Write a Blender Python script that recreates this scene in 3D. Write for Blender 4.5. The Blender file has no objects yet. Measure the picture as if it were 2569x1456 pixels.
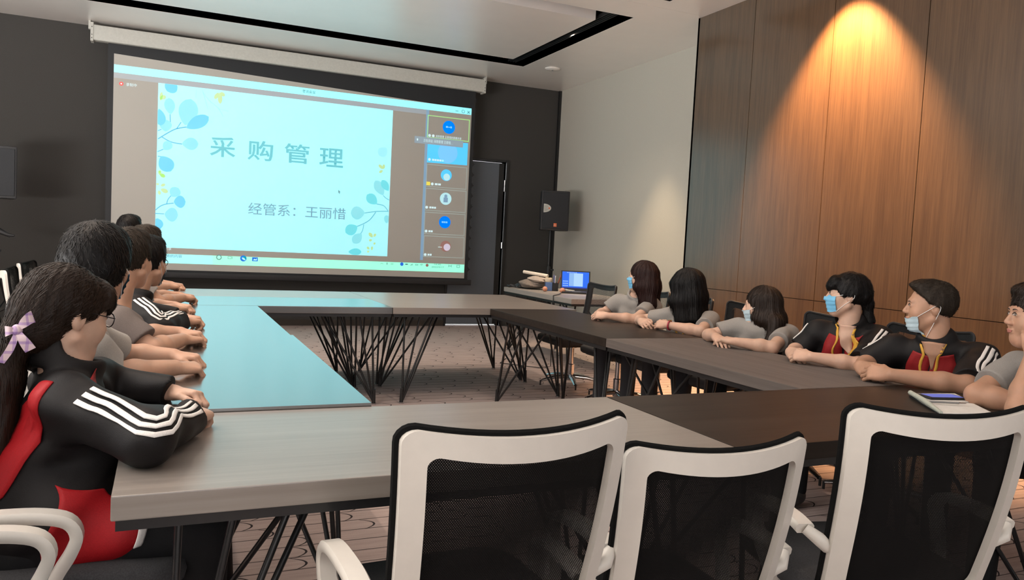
import bpy, bmesh, math, random
import numpy as np
from mathutils import Vector, Matrix

# ------------------------------------------------------------------ camera, world, exposure
SC = bpy.context.scene
COL = SC.collection
R_ = math.radians
FOCAL = 1954.011
yaw, pitch, roll = R_(24.0866), R_(-3.4792), R_(2.8710)
_f = np.array([math.sin(yaw)*math.cos(pitch), math.cos(yaw)*math.cos(pitch), math.sin(pitch)])
_r = np.array([math.cos(yaw), -math.sin(yaw), 0.0]); _u = np.cross(_r, _f)
_r2 = math.cos(roll)*_r + math.sin(roll)*_u; _u2 = -math.sin(roll)*_r + math.cos(roll)*_u
cam = bpy.data.cameras.new('camera'); cam.sensor_width = 36.0; cam.lens = FOCAL/2569*36.0
cam.clip_start = 0.05; cam.clip_end = 60
cam_o = bpy.data.objects.new('camera', cam); COL.objects.link(cam_o)
cam_o.matrix_world = Matrix(((_r2[0], _u2[0], -_f[0], 0), (_r2[1], _u2[1], -_f[1], 0), (_r2[2], _u2[2], -_f[2], 1.30), (0, 0, 0, 1)))
SC.camera = cam_o
SC.view_settings.view_transform = 'Standard'; SC.view_settings.look = 'None'
SC.view_settings.gamma = 1.0; SC.view_settings.use_curve_mapping = False
SC.view_settings.exposure = 0.0
W_ = bpy.data.worlds.new('world'); SC.world = W_; W_.use_nodes = True
W_.node_tree.nodes['Background'].inputs[0].default_value = (0.75, 0.85, 1.0, 1)
W_.node_tree.nodes['Background'].inputs[1].default_value = 0.6
SCREEN_K = 1.1
def area(name, loc, rot, sx, sy, power, col):
    l = bpy.data.lights.new(name, 'AREA'); l.shape = 'RECTANGLE'; l.size = sx; l.size_y = sy; l.energy = power; l.color = col
    o = bpy.data.objects.new(name, l); COL.objects.link(o); o.location = loc; o.rotation_euler = rot; return o
def spot(name, loc, target, power, col, ang, blend=0.5, size=0.03):
    l = bpy.data.lights.new(name, 'SPOT'); l.energy = power; l.color = col; l.spot_size = R_(ang); l.spot_blend = blend; l.shadow_soft_size = size
    o = bpy.data.objects.new(name, l); COL.objects.link(o); o.location = loc
    o.rotation_euler = (Vector(target)-Vector(loc)).to_track_quat('-Z', 'Y').to_euler(); return o
WARM = (1.0, 0.62, 0.33)
# daylight through the window wall behind the camera
area('daylight_rear', (1.5, -2.7, 1.4), (R_(112), 0, 0), 7.0, 2.2, 82, (1.0, 0.96, 0.93))
area('ceiling_fill_left', (-4.15, 3.0, 1.0), (0, R_(-168), 0), 0.9, 6.4, 1080, (1.0, 0.97, 0.94))  # added fill aimed upwards near the left wall, only to brighten the ceiling
# downlights in the ceiling slots and beside the timber wall
LAMPS = [(1.44, 9.69, 3.80), (4.26, 8.19, 3.80), (3.05, 7.23, 3.80), (0.3, 7.23, 3.80), (4.26, 5.0, 3.80), (2.0, 3.84, 3.80), (-0.6, 3.84, 3.8), (-0.6, 6.31, 3.8), (2.2, 6.31, 3.8)]
for p in LAMPS:
    back = p[1] > 9
    spot('downlight_beam', (p[0], p[1], p[2]-0.02), (p[0], p[1], 0), 40 if back else (60 if p[0] > 4 and p[1] < 6 else 125), (1.0, 0.80, 0.63), 42 if back else 104, 0.8)
spot('wall_washer_beam', (4.56, 4.72, 3.68), (5.20, 4.72, 1.2), 1500, (1.0, 0.52, 0.22), 76, 0.6)
spot('corner_washer_beam', (4.92, 8.1, 3.68), (5.02, 8.05, 0), 330, (1.0, 0.74, 0.46), 50, 0.7)

# ------------------------------------------------------------------ materials
def nodes(name):
    m = bpy.data.materials.new(name); m.use_nodes = True
    return m, m.node_tree, m.node_tree.nodes['Principled BSDF']
def setp(b, **k):
    for a, v in k.items():
        b.inputs[a.replace('_', ' ')].default_value = v
def link(nt, a, b): nt.links.new(a, b)
def mth(nt, op, a, b=None, c=None):
    n = nt.nodes.new('ShaderNodeMath'); n.operation = op
    for i, v in enumerate((a, b, c)):
        if v is None: continue
        if isinstance(v, (int, float)): n.inputs[i].default_value = v
        else: link(nt, v, n.inputs[i])
    return n.outputs[0]
def coord(nt, kind='Object', scale=(1, 1, 1), rot=(0, 0, 0)):
    t = nt.nodes.new('ShaderNodeTexCoord'); mp = nt.nodes.new('ShaderNodeMapping')
    mp.inputs['Scale'].default_value = scale; mp.inputs['Rotation'].default_value = rot
    link(nt, t.outputs[kind], mp.inputs[0]); return mp.outputs[0]
def noise(nt, vec, scale, detail=3, rough=0.6):
    n = nt.nodes.new('ShaderNodeTexNoise'); n.inputs['Scale'].default_value = scale
    n.inputs['Detail'].default_value = detail; n.inputs['Roughness'].default_value = rough
    link(nt, vec, n.inputs['Vector']); return n.outputs['Fac']
def ramp(nt, fac, stops):
    r = nt.nodes.new('ShaderNodeValToRGB'); e = r.color_ramp.elements
    while len(e) < len(stops): e.new(0.5)
    for i, (p, c) in enumerate(stops):
        e[i].position = p; e[i].color = (*c, 1)
    link(nt, fac, r.inputs[0]); return r.outputs[0]
def bump(nt, b, h, strength, dist=0.002):
    n = nt.nodes.new('ShaderNodeBump'); n.inputs['Strength'].default_value = strength; n.inputs['Distance'].default_value = dist
    link(nt, h, n.inputs['Height']); link(nt, n.outputs[0], b.inputs['Normal'])
def plain(name, col, rough=0.5, metal=0.0, nscale=40, var=0.06, bmp=0.0, spec=0.5, bdist=0.002):
    m, nt, b = nodes(name)
    v = coord(nt); f = noise(nt, v, nscale)
    lo = tuple(max(0, c*(1-var)) for c in col); hi = tuple(min(1, c*(1+var)) for c in col)
    link(nt, ramp(nt, f, [(0.3, lo), (0.7, hi)]), b.inputs['Base Color'])
    setp(b, Roughness=rough, Metallic=metal); b.inputs['Specular IOR Level'].default_value = spec
    if bmp: bump(nt, b, f, bmp, bdist)
    return m
def grain(name, c1, c2, rough, axis=0, fine=60, bmp=0.15, spec=0.5, coat=0.0):
    m, nt, b = nodes(name)
    sc = [fine, fine, fine]; sc[axis] = fine*0.03
    f = noise(nt, coord(nt, scale=sc), 1.0, 5, 0.62)
    sc2 = [fine*0.22]*3; sc2[axis] = fine*0.012
    g = noise(nt, coord(nt, scale=sc2), 1.0, 3, 0.5)
    mix = mth(nt, 'ADD', mth(nt, 'MULTIPLY', f, 0.6), mth(nt, 'MULTIPLY', g, 0.4))
    link(nt, ramp(nt, mix, [(0.36, c1), (0.64, c2)]), b.inputs['Base Color'])
    setp(b, Roughness=rough); b.inputs['Specular IOR Level'].default_value = spec
    b.inputs['Coat Weight'].default_value = coat; b.inputs['Coat Roughness'].default_value = rough*0.7
    if coat: b.inputs['IOR'].default_value = 1.9; b.inputs['Coat IOR'].default_value = 1.85
    bump(nt, b, mix, bmp, 0.001)
    return m
def emit(name, col, k=1.0):
    m, nt, b = nodes(name)
    setp(b, Roughness=0.9); b.inputs['Base Color'].default_value = (0.03, 0.03, 0.03, 1)
    b.inputs['Emission Color'].default_value = (*col, 1); b.inputs['Emission Strength'].default_value = k
    b.inputs['Specular IOR Level'].default_value = 0.05
    return m
def srgb(r, g, b):
    return tuple(((c/255)/12.92 if c/255 <= 0.04045 else ((c/255+0.055)/1.055)**2.4) for c in (r, g, b))

M = {}
M['ceil'] = plain('ceiling_paint', (0.86, 0.82, 0.78), 0.42, 0, 3, 0.02, 0.0, 0.45)
def lacquer(m, w, rough, ior):
    b = m.node_tree.nodes['Principled BSDF']; b.inputs['Coat Weight'].default_value = w; b.inputs['Coat Roughness'].default_value = rough; b.inputs['Coat IOR'].default_value = ior
lacquer(M['ceil'], 1.0, 0.34, 2.3)
M['slot'] = plain('slot_black', (0.012, 0.012, 0.013), 0.45)
M['charcoal'] = plain('charcoal_fabric_wall', (0.044, 0.042, 0.039), 0.85, 0, 220, 0.25, 0.25)
M['cream'] = plain('cream_wallcovering', (0.50, 0.48, 0.42), 0.7, 0, 260, 0.05, 0.15)
M['panelwood'] = grain('brown_wood_veneer', (0.068, 0.035, 0.0155), (0.108, 0.060, 0.028), 0.5, 2, 90, 0.12, 0.3)
lacquer(M['panelwood'], 0.65, 0.22, 1.85)
M['groove'] = plain('groove_dark', (0.02, 0.014, 0.01), 0.8)
M['black'] = plain('black_steel', (0.012, 0.012, 0.013), 0.35, 0.0, 60, 0.1, 0, 0.5)
M['blackplastic'] = plain('black_plastic', (0.016, 0.016, 0.018), 0.5, 0, 120, 0.2, 0.1)
M['lightwood'] = grain('light_grey_wood_laminate', (0.215, 0.185, 0.163), (0.28, 0.248, 0.22), 0.34, 0, 55, 0.2, 0.5)
lacquer(M['lightwood'], 0.6, 0.28, 1.6)
M['lightwoody'] = grain('grey_brown_wood_laminate', (0.105, 0.09, 0.082), (0.145, 0.125, 0.115), 0.6, 1, 55, 0.12, 0.12)
M['darkwood'] = grain('dark_walnut_laminate', (0.018, 0.013, 0.010), (0.034, 0.025, 0.02), 0.40, 0, 40, 0.15, 0.16, 0)
M['darkwoody'] = grain('dark_walnut_laminate_lengthwise', (0.012, 0.011, 0.010), (0.030, 0.027, 0.024), 0.25, 1, 34, 0.3, 0.9, 1.0)
M['darkwoodx'] = grain('dark_glossy_laminate', (0.012, 0.011, 0.010), (0.030, 0.027, 0.024), 0.25, 0, 34, 0.3, 0.9, 1.0)
M['trim'] = plain('black_fabric_edge', (0.006, 0.006, 0.006), 0.9, 0, 200, 0.2, 0.2, 0.1)
M['chrome'] = plain('chrome', (0.6, 0.6, 0.62), 0.18, 1.0)
M['white'] = plain('white_plastic', (0.59, 0.555, 0.505), 0.38, 0, 30, 0.02)
M['offwhite'] = plain('off_white_metal', (0.52, 0.52, 0.48), 0.45)
M['seatgrey'] = plain('dark_grey_seat_fabric', (0.045, 0.045, 0.048), 0.9, 0, 300, 0.3, 0.3)
M['greyplastic'] = plain('grey_plastic', (0.20, 0.195, 0.19), 0.5)
M['doorgrey'] = plain('blue_grey_door', (0.10, 0.115, 0.135), 0.55, 0, 80, 0.06)
M['desktop'] = grain('grey_desk_laminate', (0.27, 0.24, 0.22), (0.34, 0.31, 0.285), 0.45, 1, 50, 0.1)
def carpet():
    m, nt, b = nodes('patterned_carpet')
    t = nt.nodes.new('ShaderNodeTexCoord'); s = nt.nodes.new('ShaderNodeSeparateXYZ'); link(nt, t.outputs['Object'], s.inputs[0])
    rowh, cell = 0.115, 0.44
    y = mth(nt, 'DIVIDE', s.outputs[1], rowh); row = mth(nt, 'FLOOR', y); v = mth(nt, 'SUBTRACT', y, row)
    rnd = nt.nodes.new('ShaderNodeTexWhiteNoise'); rnd.noise_dimensions = '1D'; link(nt, row, rnd.inputs['W'])
    u = mth(nt, 'ADD', mth(nt, 'DIVIDE', s.outputs[0], cell), rnd.outputs['Value'])
    vc = mth(nt, 'SUBTRACT', v, 0.5)
    u = mth(nt, 'ADD', u, mth(nt, 'MULTIPLY', mth(nt, 'MULTIPLY', vc, vc), 0.5))
    fu = mth(nt, 'FRACT', u)
    e1 = mth(nt, 'LESS_THAN', mth(nt, 'ABSOLUTE', mth(nt, 'SUBTRACT', fu, 0.5)), 0.011)
    n1 = noise(nt, coord(nt), 9, 2)
    e2 = mth(nt, 'LESS_THAN', v, mth(nt, 'ADD', mth(nt, 'MULTIPLY', n1, 0.10), 0.02))
    e = mth(nt, 'MAXIMUM', e1, mth(nt, 'MULTIPLY', e2, 0.8))
    pile = noise(nt, coord(nt), 320, 2); strk = noise(nt, coord(nt, scale=(3, 60, 1)), 1.0, 3)
    tone = mth(nt, 'ADD', mth(nt, 'MULTIPLY', pile, 0.4), mth(nt, 'MULTIPLY', strk, 0.6))
    base = ramp(nt, tone, [(0.3, (0.33, 0.262, 0.245)), (0.7, (0.50, 0.41, 0.385))])
    mx = nt.nodes.new('ShaderNodeMixRGB'); link(nt, e, mx.inputs[0]); link(nt, base, mx.inputs[1]); mx.inputs[2].default_value = (0.035, 0.03, 0.032, 1)
    link(nt, mx.outputs[0], b.inputs['Base Color']); setp(b, Roughness=0.95); b.inputs['Specular IOR Level'].default_value = 0.1
    bump(nt, b, mth(nt, 'SUBTRACT', pile, e), 0.4, 0.003)
    return m
M['carpet'] = carpet()
def weave(name, col, px, pz, hole, alpha=0.0):
    m, nt, b = nodes(name)
    t = nt.nodes.new('ShaderNodeTexCoord'); s = nt.nodes.new('ShaderNodeSeparateXYZ'); link(nt, t.outputs['Object'], s.inputs[0])
    z = mth(nt, 'DIVIDE', s.outputs[2], pz); row = mth(nt, 'FLOOR', z); fz = mth(nt, 'SUBTRACT', z, row)
    x = mth(nt, 'ADD', mth(nt, 'DIVIDE', s.outputs[0], px), mth(nt, 'MULTIPLY', mth(nt, 'MODULO', row, 2.0), 0.5))
    fx = mth(nt, 'FRACT', x)
    hx = mth(nt, 'LESS_THAN', fx, hole); hz = mth(nt, 'LESS_THAN', fz, hole*0.92)
    h = mth(nt, 'MULTIPLY', hx, hz)
    b.inputs['Base Color'].default_value = (*col, 1); setp(b, Roughness=0.85); b.inputs['Specular IOR Level'].default_value = 0.2
    tr = nt.nodes.new('ShaderNodeBsdfTransparent'); mix = nt.nodes.new('ShaderNodeMixShader')
    link(nt, h, mix.inputs[0]); link(nt, b.outputs[0], mix.inputs[1]); link(nt, tr.outputs[0], mix.inputs[2])
    link(nt, mix.outputs[0], nt.nodes['Material Output'].inputs[0])
    return m
M['mesh'] = weave('black_weave_mesh', (0.004, 0.0035, 0.0035), 0.0046, 0.0030, 0.56)
M['meshfine'] = weave('sheer_grey_mesh', (0.030, 0.033, 0.036), 0.006, 0.006, 0.86)

# ------------------------------------------------------------------ mesh helpers
class MB:
    def __init__(s): s.v = []; s.f = []; s.mi = []; s.cur = 0
    def add(s, vs, fs):
        o = len(s.v); s.v += [tuple(map(float, p)) for p in vs]; s.f += [tuple(o+i for i in f) for f in fs]; s.mi += [s.cur]*len(fs); return s
    def box(s, x0, x1, y0, y1, z0, z1, rz=0, c=None):
        vs = [(x, y, z) for z in (z0, z1) for y in (y0, y1) for x in (x0, x1)]
        if rz:
            c = c or ((x0+x1)/2, (y0+y1)/2); ca, sa = math.cos(rz), math.sin(rz)
            vs = [(c[0]+(x-c[0])*ca-(y-c[1])*sa, c[1]+(x-c[0])*sa+(y-c[1])*ca, z) for x, y, z in vs]
        return s.add(vs, [(0, 2, 3, 1), (4, 5, 7, 6), (0, 1, 5, 4), (2, 6, 7, 3), (0, 4, 6, 2), (1, 3, 7, 5)])
    def loft(s, rings, cap=True, closed=True):
        n = len(rings[0]); vs = [p for r in rings for p in r]; fs = []
        for i in range(len(rings)-1):
            for j in range(n if closed else n-1):
                a = i*n+j; b = i*n+(j+1) % n; fs.append((a, b, b+n, a+n))
        if cap: fs.append(tuple(reversed(range(n)))); fs.append(tuple(range((len(rings)-1)*n, len(rings)*n)))
        return s.add(vs, fs)
    def tube(s, pts, r, n=8, cap=True, flat=None):
        pts = [Vector(p) for p in pts]; N = len(pts); rr = r if isinstance(r, (list, tuple)) else [r]*N
        rings = []; up = None
        for i, p in enumerate(pts):
            d = (pts[min(i+1, N-1)]-pts[max(i-1, 0)]).normalized()
            if up is None:
                up = Vector((0, 0, 1)) if abs(d.z) < 0.9 else Vector((1, 0, 0))
            a = d.cross(up).normalized() if d.cross(up).length > 1e-4 else d.orthogonal().normalized()
            b = a.cross(d).normalized(); up = b
            fa, fb = flat if flat else (1, 1)
            rings.append([tuple(p+a*(rr[i]*fa*math.cos(2*math.pi*k/n))+b*(rr[i]*fb*math.sin(2*math.pi*k/n))) for k in range(n)])
        return s.loft(rings, cap)
    def lathe(s, prof, n=20, c=(0, 0, 0)):
        rings = [[(c[0]+r*math.cos(2*math.pi*k/n), c[1]+r*math.sin(2*math.pi*k/n), c[2]+z) for k in range(n)] for r, z in prof]
        return s.loft(rings)
    def ball(s, c, r, n=12):
        rx, ry, rz = r if isinstance(r, (tuple, list)) else (r, r, r)
        rings = []
        for i in range(n+1):
            t = -math.pi/2+math.pi*min(max(i/n, 0.02), 0.98)
            rings.append([(c[0]+rx*math.cos(t)*math.cos(2*math.pi*k/(n+4)), c[1]+ry*math.cos(t)*math.sin(2*math.pi*k/(n+4)), c[2]+rz*math.sin(t)) for k in range(n+4)])
        return s.loft(rings)
    def prism(s, outline, ax, lo, hi):      # outline in the two other axes, extruded along ax
        def P(a, b, t):
            return {0: (t, a, b), 1: (a, t, b), 2: (a, b, t)}[ax]
        n = len(outline)
        return s.add([P(a, b, lo) for a, b in outline]+[P(a, b, hi) for a, b in outline],
                     [tuple(range(n)), tuple(reversed(range(n, 2*n)))]+[(i, i+n, (i+1) % n+n, (i+1) % n) for i in range(n)])
    def build(s, name, mat, parent=None, smooth=False, bevel=0, seg=2, origin=None, loc=None, rot=None, subs=0):
        me = bpy.data.meshes.new(name)
        vs = s.v if origin is None else [(x-origin[0], y-origin[1], z-origin[2]) for x, y, z in s.v]
        me.from_pydata(vs, [], s.f)
        mats = mat if isinstance(mat, (list, tuple)) else [mat]
        for m in mats: me.materials.append(m)
        if len(mats) > 1: me.polygons.foreach_set('material_index', s.mi)
        bm = bmesh.new(); bm.from_mesh(me); bmesh.ops.recalc_face_normals(bm, faces=bm.faces)
        if bevel:
            bmesh.ops.bevel(bm, geom=[e for e in bm.edges if len(e.link_faces) == 2 and e.calc_face_angle() > 0.5], offset=bevel, segments=seg, profile=0.6, affect='EDGES', clamp_overlap=True)
        bm.to_mesh(me); bm.free()
        if smooth or bevel:
            me.polygons.foreach_set('use_smooth', [True]*len(me.polygons))
            me.set_sharp_from_angle(angle=R_(35 if bevel else 50))
        o = bpy.data.objects.new(name, me); COL.objects.link(o)
        if bevel:
            wn = o.modifiers.new('flat_faces', 'WEIGHTED_NORMAL'); wn.keep_sharp = True; wn.weight = 100
        if parent is not None: o.parent = parent
        if loc: o.location = loc
        if rot: o.rotation_euler = rot
        if subs:
            md = o.modifiers.new('sub', 'SUBSURF'); md.levels = subs; md.render_levels = subs
        return o
def tag(o, label=None, cat=None, group=None, kind=None):
    if label: o['label'] = label
    if cat: o['category'] = cat
    if group: o['group'] = group
    if kind: o['kind'] = kind
    return o
def thing(name, label, cat, loc=(0, 0, 0), rz=0, group=None):
    o = bpy.data.objects.new(name, None); o.empty_display_size = 0.1; COL.objects.link(o)
    o.location = loc; o.rotation_euler = (0, 0, rz); return tag(o, label, cat, group)
def struct(name, mb, mat, **k):
    o = mb.build(name, mat, **k); return tag(o, kind='structure')
def dup(root, loc, rz, label, group=None):
    r = root.copy(); COL.objects.link(r); r.location = loc; r.rotation_euler = (0, 0, rz); r['label'] = label
    if group: r['group'] = group
    for ch in list(root.children):
        c = ch.copy(); COL.objects.link(c); c.parent = r
        for g in ch.children:
            d = g.copy(); COL.objects.link(d); d.parent = c
    return r
def rrect(x0, x1, z0, z1, r, n=6):
    out = []
    for cx, cz, a0 in ((x1-r, z1-r, 0), (x0+r, z1-r, 90), (x0+r, z0+r, 180), (x1-r, z0+r, 270)):
        for k in range(n+1):
            a = R_(a0+90*k/n); out.append((cx+r*math.cos(a), cz+r*math.sin(a)))
    return out
# ------------------------------------------------------------------ the room
CZ, YW, XC, XW = 3.70, 11.05, 5.61, 4.97
XL, YR = -4.6, -3.0
struct('floor', MB().box(XL-.1, XC+.1, YR-.1, YW+.1, -0.06, 0), M['carpet'])
# back wall with a doorway
DX0, DX1, DZ = 3.86, 4.735, 2.52
struct('wall_back', MB().box(XL, DX0, YW, YW+.15, 0, CZ).box(DX1, XC, YW, YW+.15, 0, CZ).box(DX0, DX1, YW, YW+.15, DZ, CZ), M['charcoal'])
struct('wall_right', MB().box(XC, XC+.12, 6.75, YW, 0, CZ), M['cream'])
wl = MB()
edges = [6.75, 5.885, 4.917, 4.028, 3.06, 2.09, 1.12, .15, -.82, -1.79, YR]
for a, b in zip(edges[1:], edges[:-1]):
    for z0, z1 in ((0.0, .938), (.943, CZ)):
        wl.box(XW, XW+.03, a+.003, b-(0 if b == 6.75 else .003), z0, z1)
wl.box(XW, XC, 6.722, 6.75, 0, CZ)
wood = struct('wall_timber', wl, M['panelwood'])
struct('trim_grooves', MB().box(XW+.031, XW+.06, YR, 6.72, 0, CZ), M['groove'])
struct('wall_left', MB().box(XL-.12, XL, YR, YW, 0, .75).box(XL-.12, XL, YR, YW, 3.2, CZ).box(XL-.12, XL, YR, -.2, .75, 3.2).box(XL-.12, XL, 6.2, YW, .75, 3.2), M['cream'])
struct('wall_rear', MB().box(XL, XC, YR-.12, YR, 0, .6).box(XL, XC, YR-.12, YR, 3.2, CZ).box(XL, -2.1, YR-.12, YR, .6, 3.2).box(5.0, XC, YR-.12, YR, .6, 3.2), M['cream'])
def window(n, mb, glassbox):
    w = struct('window_%d' % n, mb, M['black']); g, nt, b = nodes('window_glass')
    setp(b, Roughness=0.02); b.inputs['Transmission Weight'].default_value = 1.0; b.inputs['Base Color'].default_value = (.95, .97, 1, 1)
    glassbox.build('pane', g, w)
window(1, MB().box(-2.1, 5.0, YR-.1, YR-.04, .6, .66).box(-2.1, 5.0, YR-.1, YR-.04, 3.14, 3.2).box(.2, .26, YR-.1, YR-.04, .66, 3.14).box(2.6, 2.66, YR-.1, YR-.04, .66, 3.14), MB().box(-2.1, 5.0, YR-.075, YR-.065, .66, 3.14))
window(2, MB().box(XL-.1, XL-.04, -.2, 6.2, .75, .81).box(XL-.1, XL-.04, -.2, 6.2, 3.14, 3.2).box(XL-.1, XL-.04, 1.9, 1.96, .81, 3.14).box(XL-.1, XL-.04, 4.0, 4.06, .81, 3.14), MB().box(XL-.075, XL-.065, -.2, 6.2, .81, 3.14))
# ceiling with two rectangular black service slots
SX0, SX1 = -2.6, 4.40
rings = [(7.09, 9.84), (3.70, 6.45)]
cb = MB()
T = .10
cb.box(XL, XC, 9.84, YW, CZ, CZ+T).box(XL, XC, 6.662, 7.09, CZ, CZ+T).box(XL, XC, 6.45, 6.658, CZ, CZ+T).box(XL, XC, YR, 3.70, CZ, CZ+T)
for a, b in rings:
    cb.box(XL, SX0, a, b, CZ, CZ+T).box(SX1, XC, a, b, CZ, CZ+T).box(SX0+.29, SX1-.29, a+.29, b-.31, CZ, CZ+T)
cl = struct('ceiling', cb, M['ceil'])
tb = MB()
tb.box(XL, XC, YR, YW, CZ+.32, CZ+.36)
for a, b in rings:
    tb.box(SX0-.012, SX0, a, b, CZ+.002, CZ+.32).box(SX1, SX1+.012, a, b, CZ+.002, CZ+.32)
    tb.box(SX0, SX1, a-.012, a, CZ+.002, CZ+.32).box(SX0, SX1, b, b+.012, CZ+.002, CZ+.32)
    ix0, ix1, iy0, iy1 = SX0+.29, SX1-.29, a+.29, b-.31
    tb.box(ix0, ix0+.012, iy0, iy1, CZ+.103, CZ+.32).box(ix1-.012, ix1, iy0, iy1, CZ+.103, CZ+.32).box(ix0, ix1, iy0, iy0+.012, CZ+.103, CZ+.32).box(ix0, ix1, iy1-.012, iy1, CZ+.103, CZ+.32)
    for k in range(4):                                    # thin fins of the linear air grille on the right leg
        x = SX1-.24+k*.035; tb.box(x, x+.006, a+.02, b-.02, CZ+.03, CZ+.07)
struct('trim_slot', tb, M['slot'])
struct('trim_corner', MB().box(XC-.04, XC, YW-.04, YW, 0, CZ), M['black'])
struct('baseboard_back', MB().box(XL, DX0-.03, YW-.016, YW, 0, .085), plain('dark_brown_skirting', (.035, .026, .02), .5))
struct('baseboard_right', MB().box(XC-.016, XC, 6.76, YW-.05, 0, .085), plain('grey_skirting', (.10, .095, .09), .5))
# door: blue grey leaf slightly ajar, a bright corridor behind it
fr = MB().box(DX0-.03, DX0, YW-.02, YW+.17, 0, DZ+.03).box(DX1, DX1+.035, YW-.03, YW+.17, 0, DZ+.03).box(DX0-.03, DX1+.035, YW-.006, YW+.17, DZ, DZ+.03)
door = struct('door_1', MB().box(DX0+.01, DX1-.115, YW-.012, YW+.035, .03, DZ-.022), M['doorgrey'])
fr.build('door_frame', M['black'], door)
MB().box(DX1-.110, DX1-.03, YW-.004, YW+.03, .03, DZ-.022).build('side_leaf', M['black'], door)
hd = MB()
for z in (.35, 1.25, 2.12, 2.2): hd.lathe([(.008, -.05), (.012, -.045), (.012, .045), (.008, .05)], 10, (DX1-.012, YW-.012, z))
hd.build('hinge', M['chrome'], door)
struct('wall_corridor', MB().box(3.2, 5.5, YW+1.6, YW+1.7, -.06, 3.4).box(3.1, 3.2, YW+.16, YW+1.7, -.06, 3.4).box(5.5, 5.6, YW+.16, YW+1.7, -.06, 3.4).box(3.1, 5.6, YW+.16, YW+1.7, 3.0, 3.1).box(3.1, 5.6, YW+.15, YW+1.7, -.06, 0), M['ceil'])
area('corridor_lamp', (4.3, YW+.8, 2.95), (0, 0, 0), 1.6, .6, 60, (.85, .93, 1.0))

# recessed downlights
lens = emit('lamp_lens', (1.0, .60, .28), 14.0)
def downlight(p, label, surface=False):
    t = thing('downlight', label, 'downlight', p, group='recessed downlights in the ceiling')
    if surface:
        MB().lathe([(.030, .001), (.044, -.001), (.05, -.006), (.05, .03), (.030, .03)], 24).build('trim_ring', M['black'], t, True)
        MB().lathe([(.001, .006), (.028, .006), (.028, .012), (.001, .012)], 20).build('lens', lens, t)
    else:
        MB().lathe([(.036, -.0), (.045, -.0), (.045, .19), (.036, .19)], 24).build('housing', M['black'], t, True)
        MB().lathe([(.001, .012), (.034, .004), (.034, .03), (.001, .03)], 20).build('lens', lens, t)
names = ['round warm downlight glowing in the back ceiling slot above the screen', 'round warm downlight glowing in the right leg of the ceiling slot']
for i, p in enumerate(LAMPS):
    if i < 2: downlight(p, names[i])
bulbs = [((4.56, 4.72, CZ-.0), 'small warm downlight in the ceiling washing the wood panelled wall')]
for p, n in bulbs: downlight((p[0], p[1], CZ-.004), n, True)
t = thing('ceiling_speaker', 'round flush white ceiling disc in front of the cream wall corner', 'ceiling fitting', (4.78, 9.71, CZ))
MB().lathe([(.001, -.022), (.02, -.022), (.09, -.016), (.105, -.004), (.105, -.0), (.001, -.0)], 28).build('cover', M['ceil'], t, True)
MB().lathe([(.001, -.026), (.012, -.026), (.012, -.018), (.001, -.018)], 12).build('sensor', M['greyplastic'], t)

# ------------------------------------------------------------------ projection screen
YS = 10.80
scr = thing('projection_screen', 'large electric projection screen in white housing showing a meeting slide', 'projection screen', (1.7, YS, 0))
so = (1.7, YS, 0)
hb = MB().prism(rrect(YS-.065, YS+.065, 3.470, 3.652, .012, 3), 0, -.84, 4.195)
hb.build('housing', M['offwhite'], scr, True, origin=so)
def bracket(x, s):
    b = MB().box(x-.016, x+.016, YS-.072, YS+.072, 3.455, 3.675).box(x-s*.03-.012, x-s*.03+.012, YS-.03, YS+.03, 3.60, CZ)
    o = b.build('bracket', M['offwhite'], scr, origin=so, bevel=.003)
    for z in (3.49, 3.53, 3.62): MB().tube([(x, YS-.0735, z), (x, YS-.070, z)], .006, 8).build('screw', M['blackplastic'], o, origin=so)
bracket(-.855, 1); bracket(4.205, -1)
FX0, FX1, FZ0, FZL, FZR = -.62, 4.042, .737, 3.352, 3.205
def quadplate(pts, y0, y1):
    return MB().add([(x, y0, z) for x, z in pts]+[(x, y1, z) for x, z in pts], [(0, 1, 2, 3), (7, 6, 5, 4), (0, 4, 5, 1), (1, 5, 6, 2), (2, 6, 7, 3), (3, 7, 4, 0)])
quadplate([(-.685, .70), (4.093, .70), (4.093, 3.47), (-.685, 3.47)], YS+.002, YS+.006).build('black_border', plain('screen_border_black', (.014, .016, .019), .6), scr, origin=so)
fab = plain('matte_screen_fabric', (.50, .485, .445), .9, 0, 200, .01, 0, .1)
FAB = quadplate([(FX0, FZ0), (FX1, FZ0), (FX1, FZR), (FX0, FZL)], YS-.001, YS+.001).build('screen_fabric', fab, scr, origin=so)
for k in range(17):
    z = .87+k*.155
    MB().add([(4.09, YS+.001, z-.045), (4.112, YS+.001, z-.012), (4.128, YS+.001, z), (4.112, YS+.001, z+.012), (4.09, YS+.001, z+.045),
              (4.09, YS+.005, z-.045), (4.112, YS+.005, z-.012), (4.128, YS+.005, z), (4.112, YS+.005, z+.012), (4.09, YS+.005, z+.045)],
             [(0, 1, 2, 3, 4), (9, 8, 7, 6, 5), (0, 5, 6, 1), (1, 6, 7, 2), (2, 7, 8, 3), (3, 8, 9, 4), (4, 9, 5, 0)]).build('tension_tab', M['blackplastic'], scr, origin=so)
MB().prism(rrect(YS-.018, YS+.025, .635, .715, .012, 3), 0, -.74, 4.15).build('bottom_bar', M['blackplastic'], scr, True, origin=so)
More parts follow.
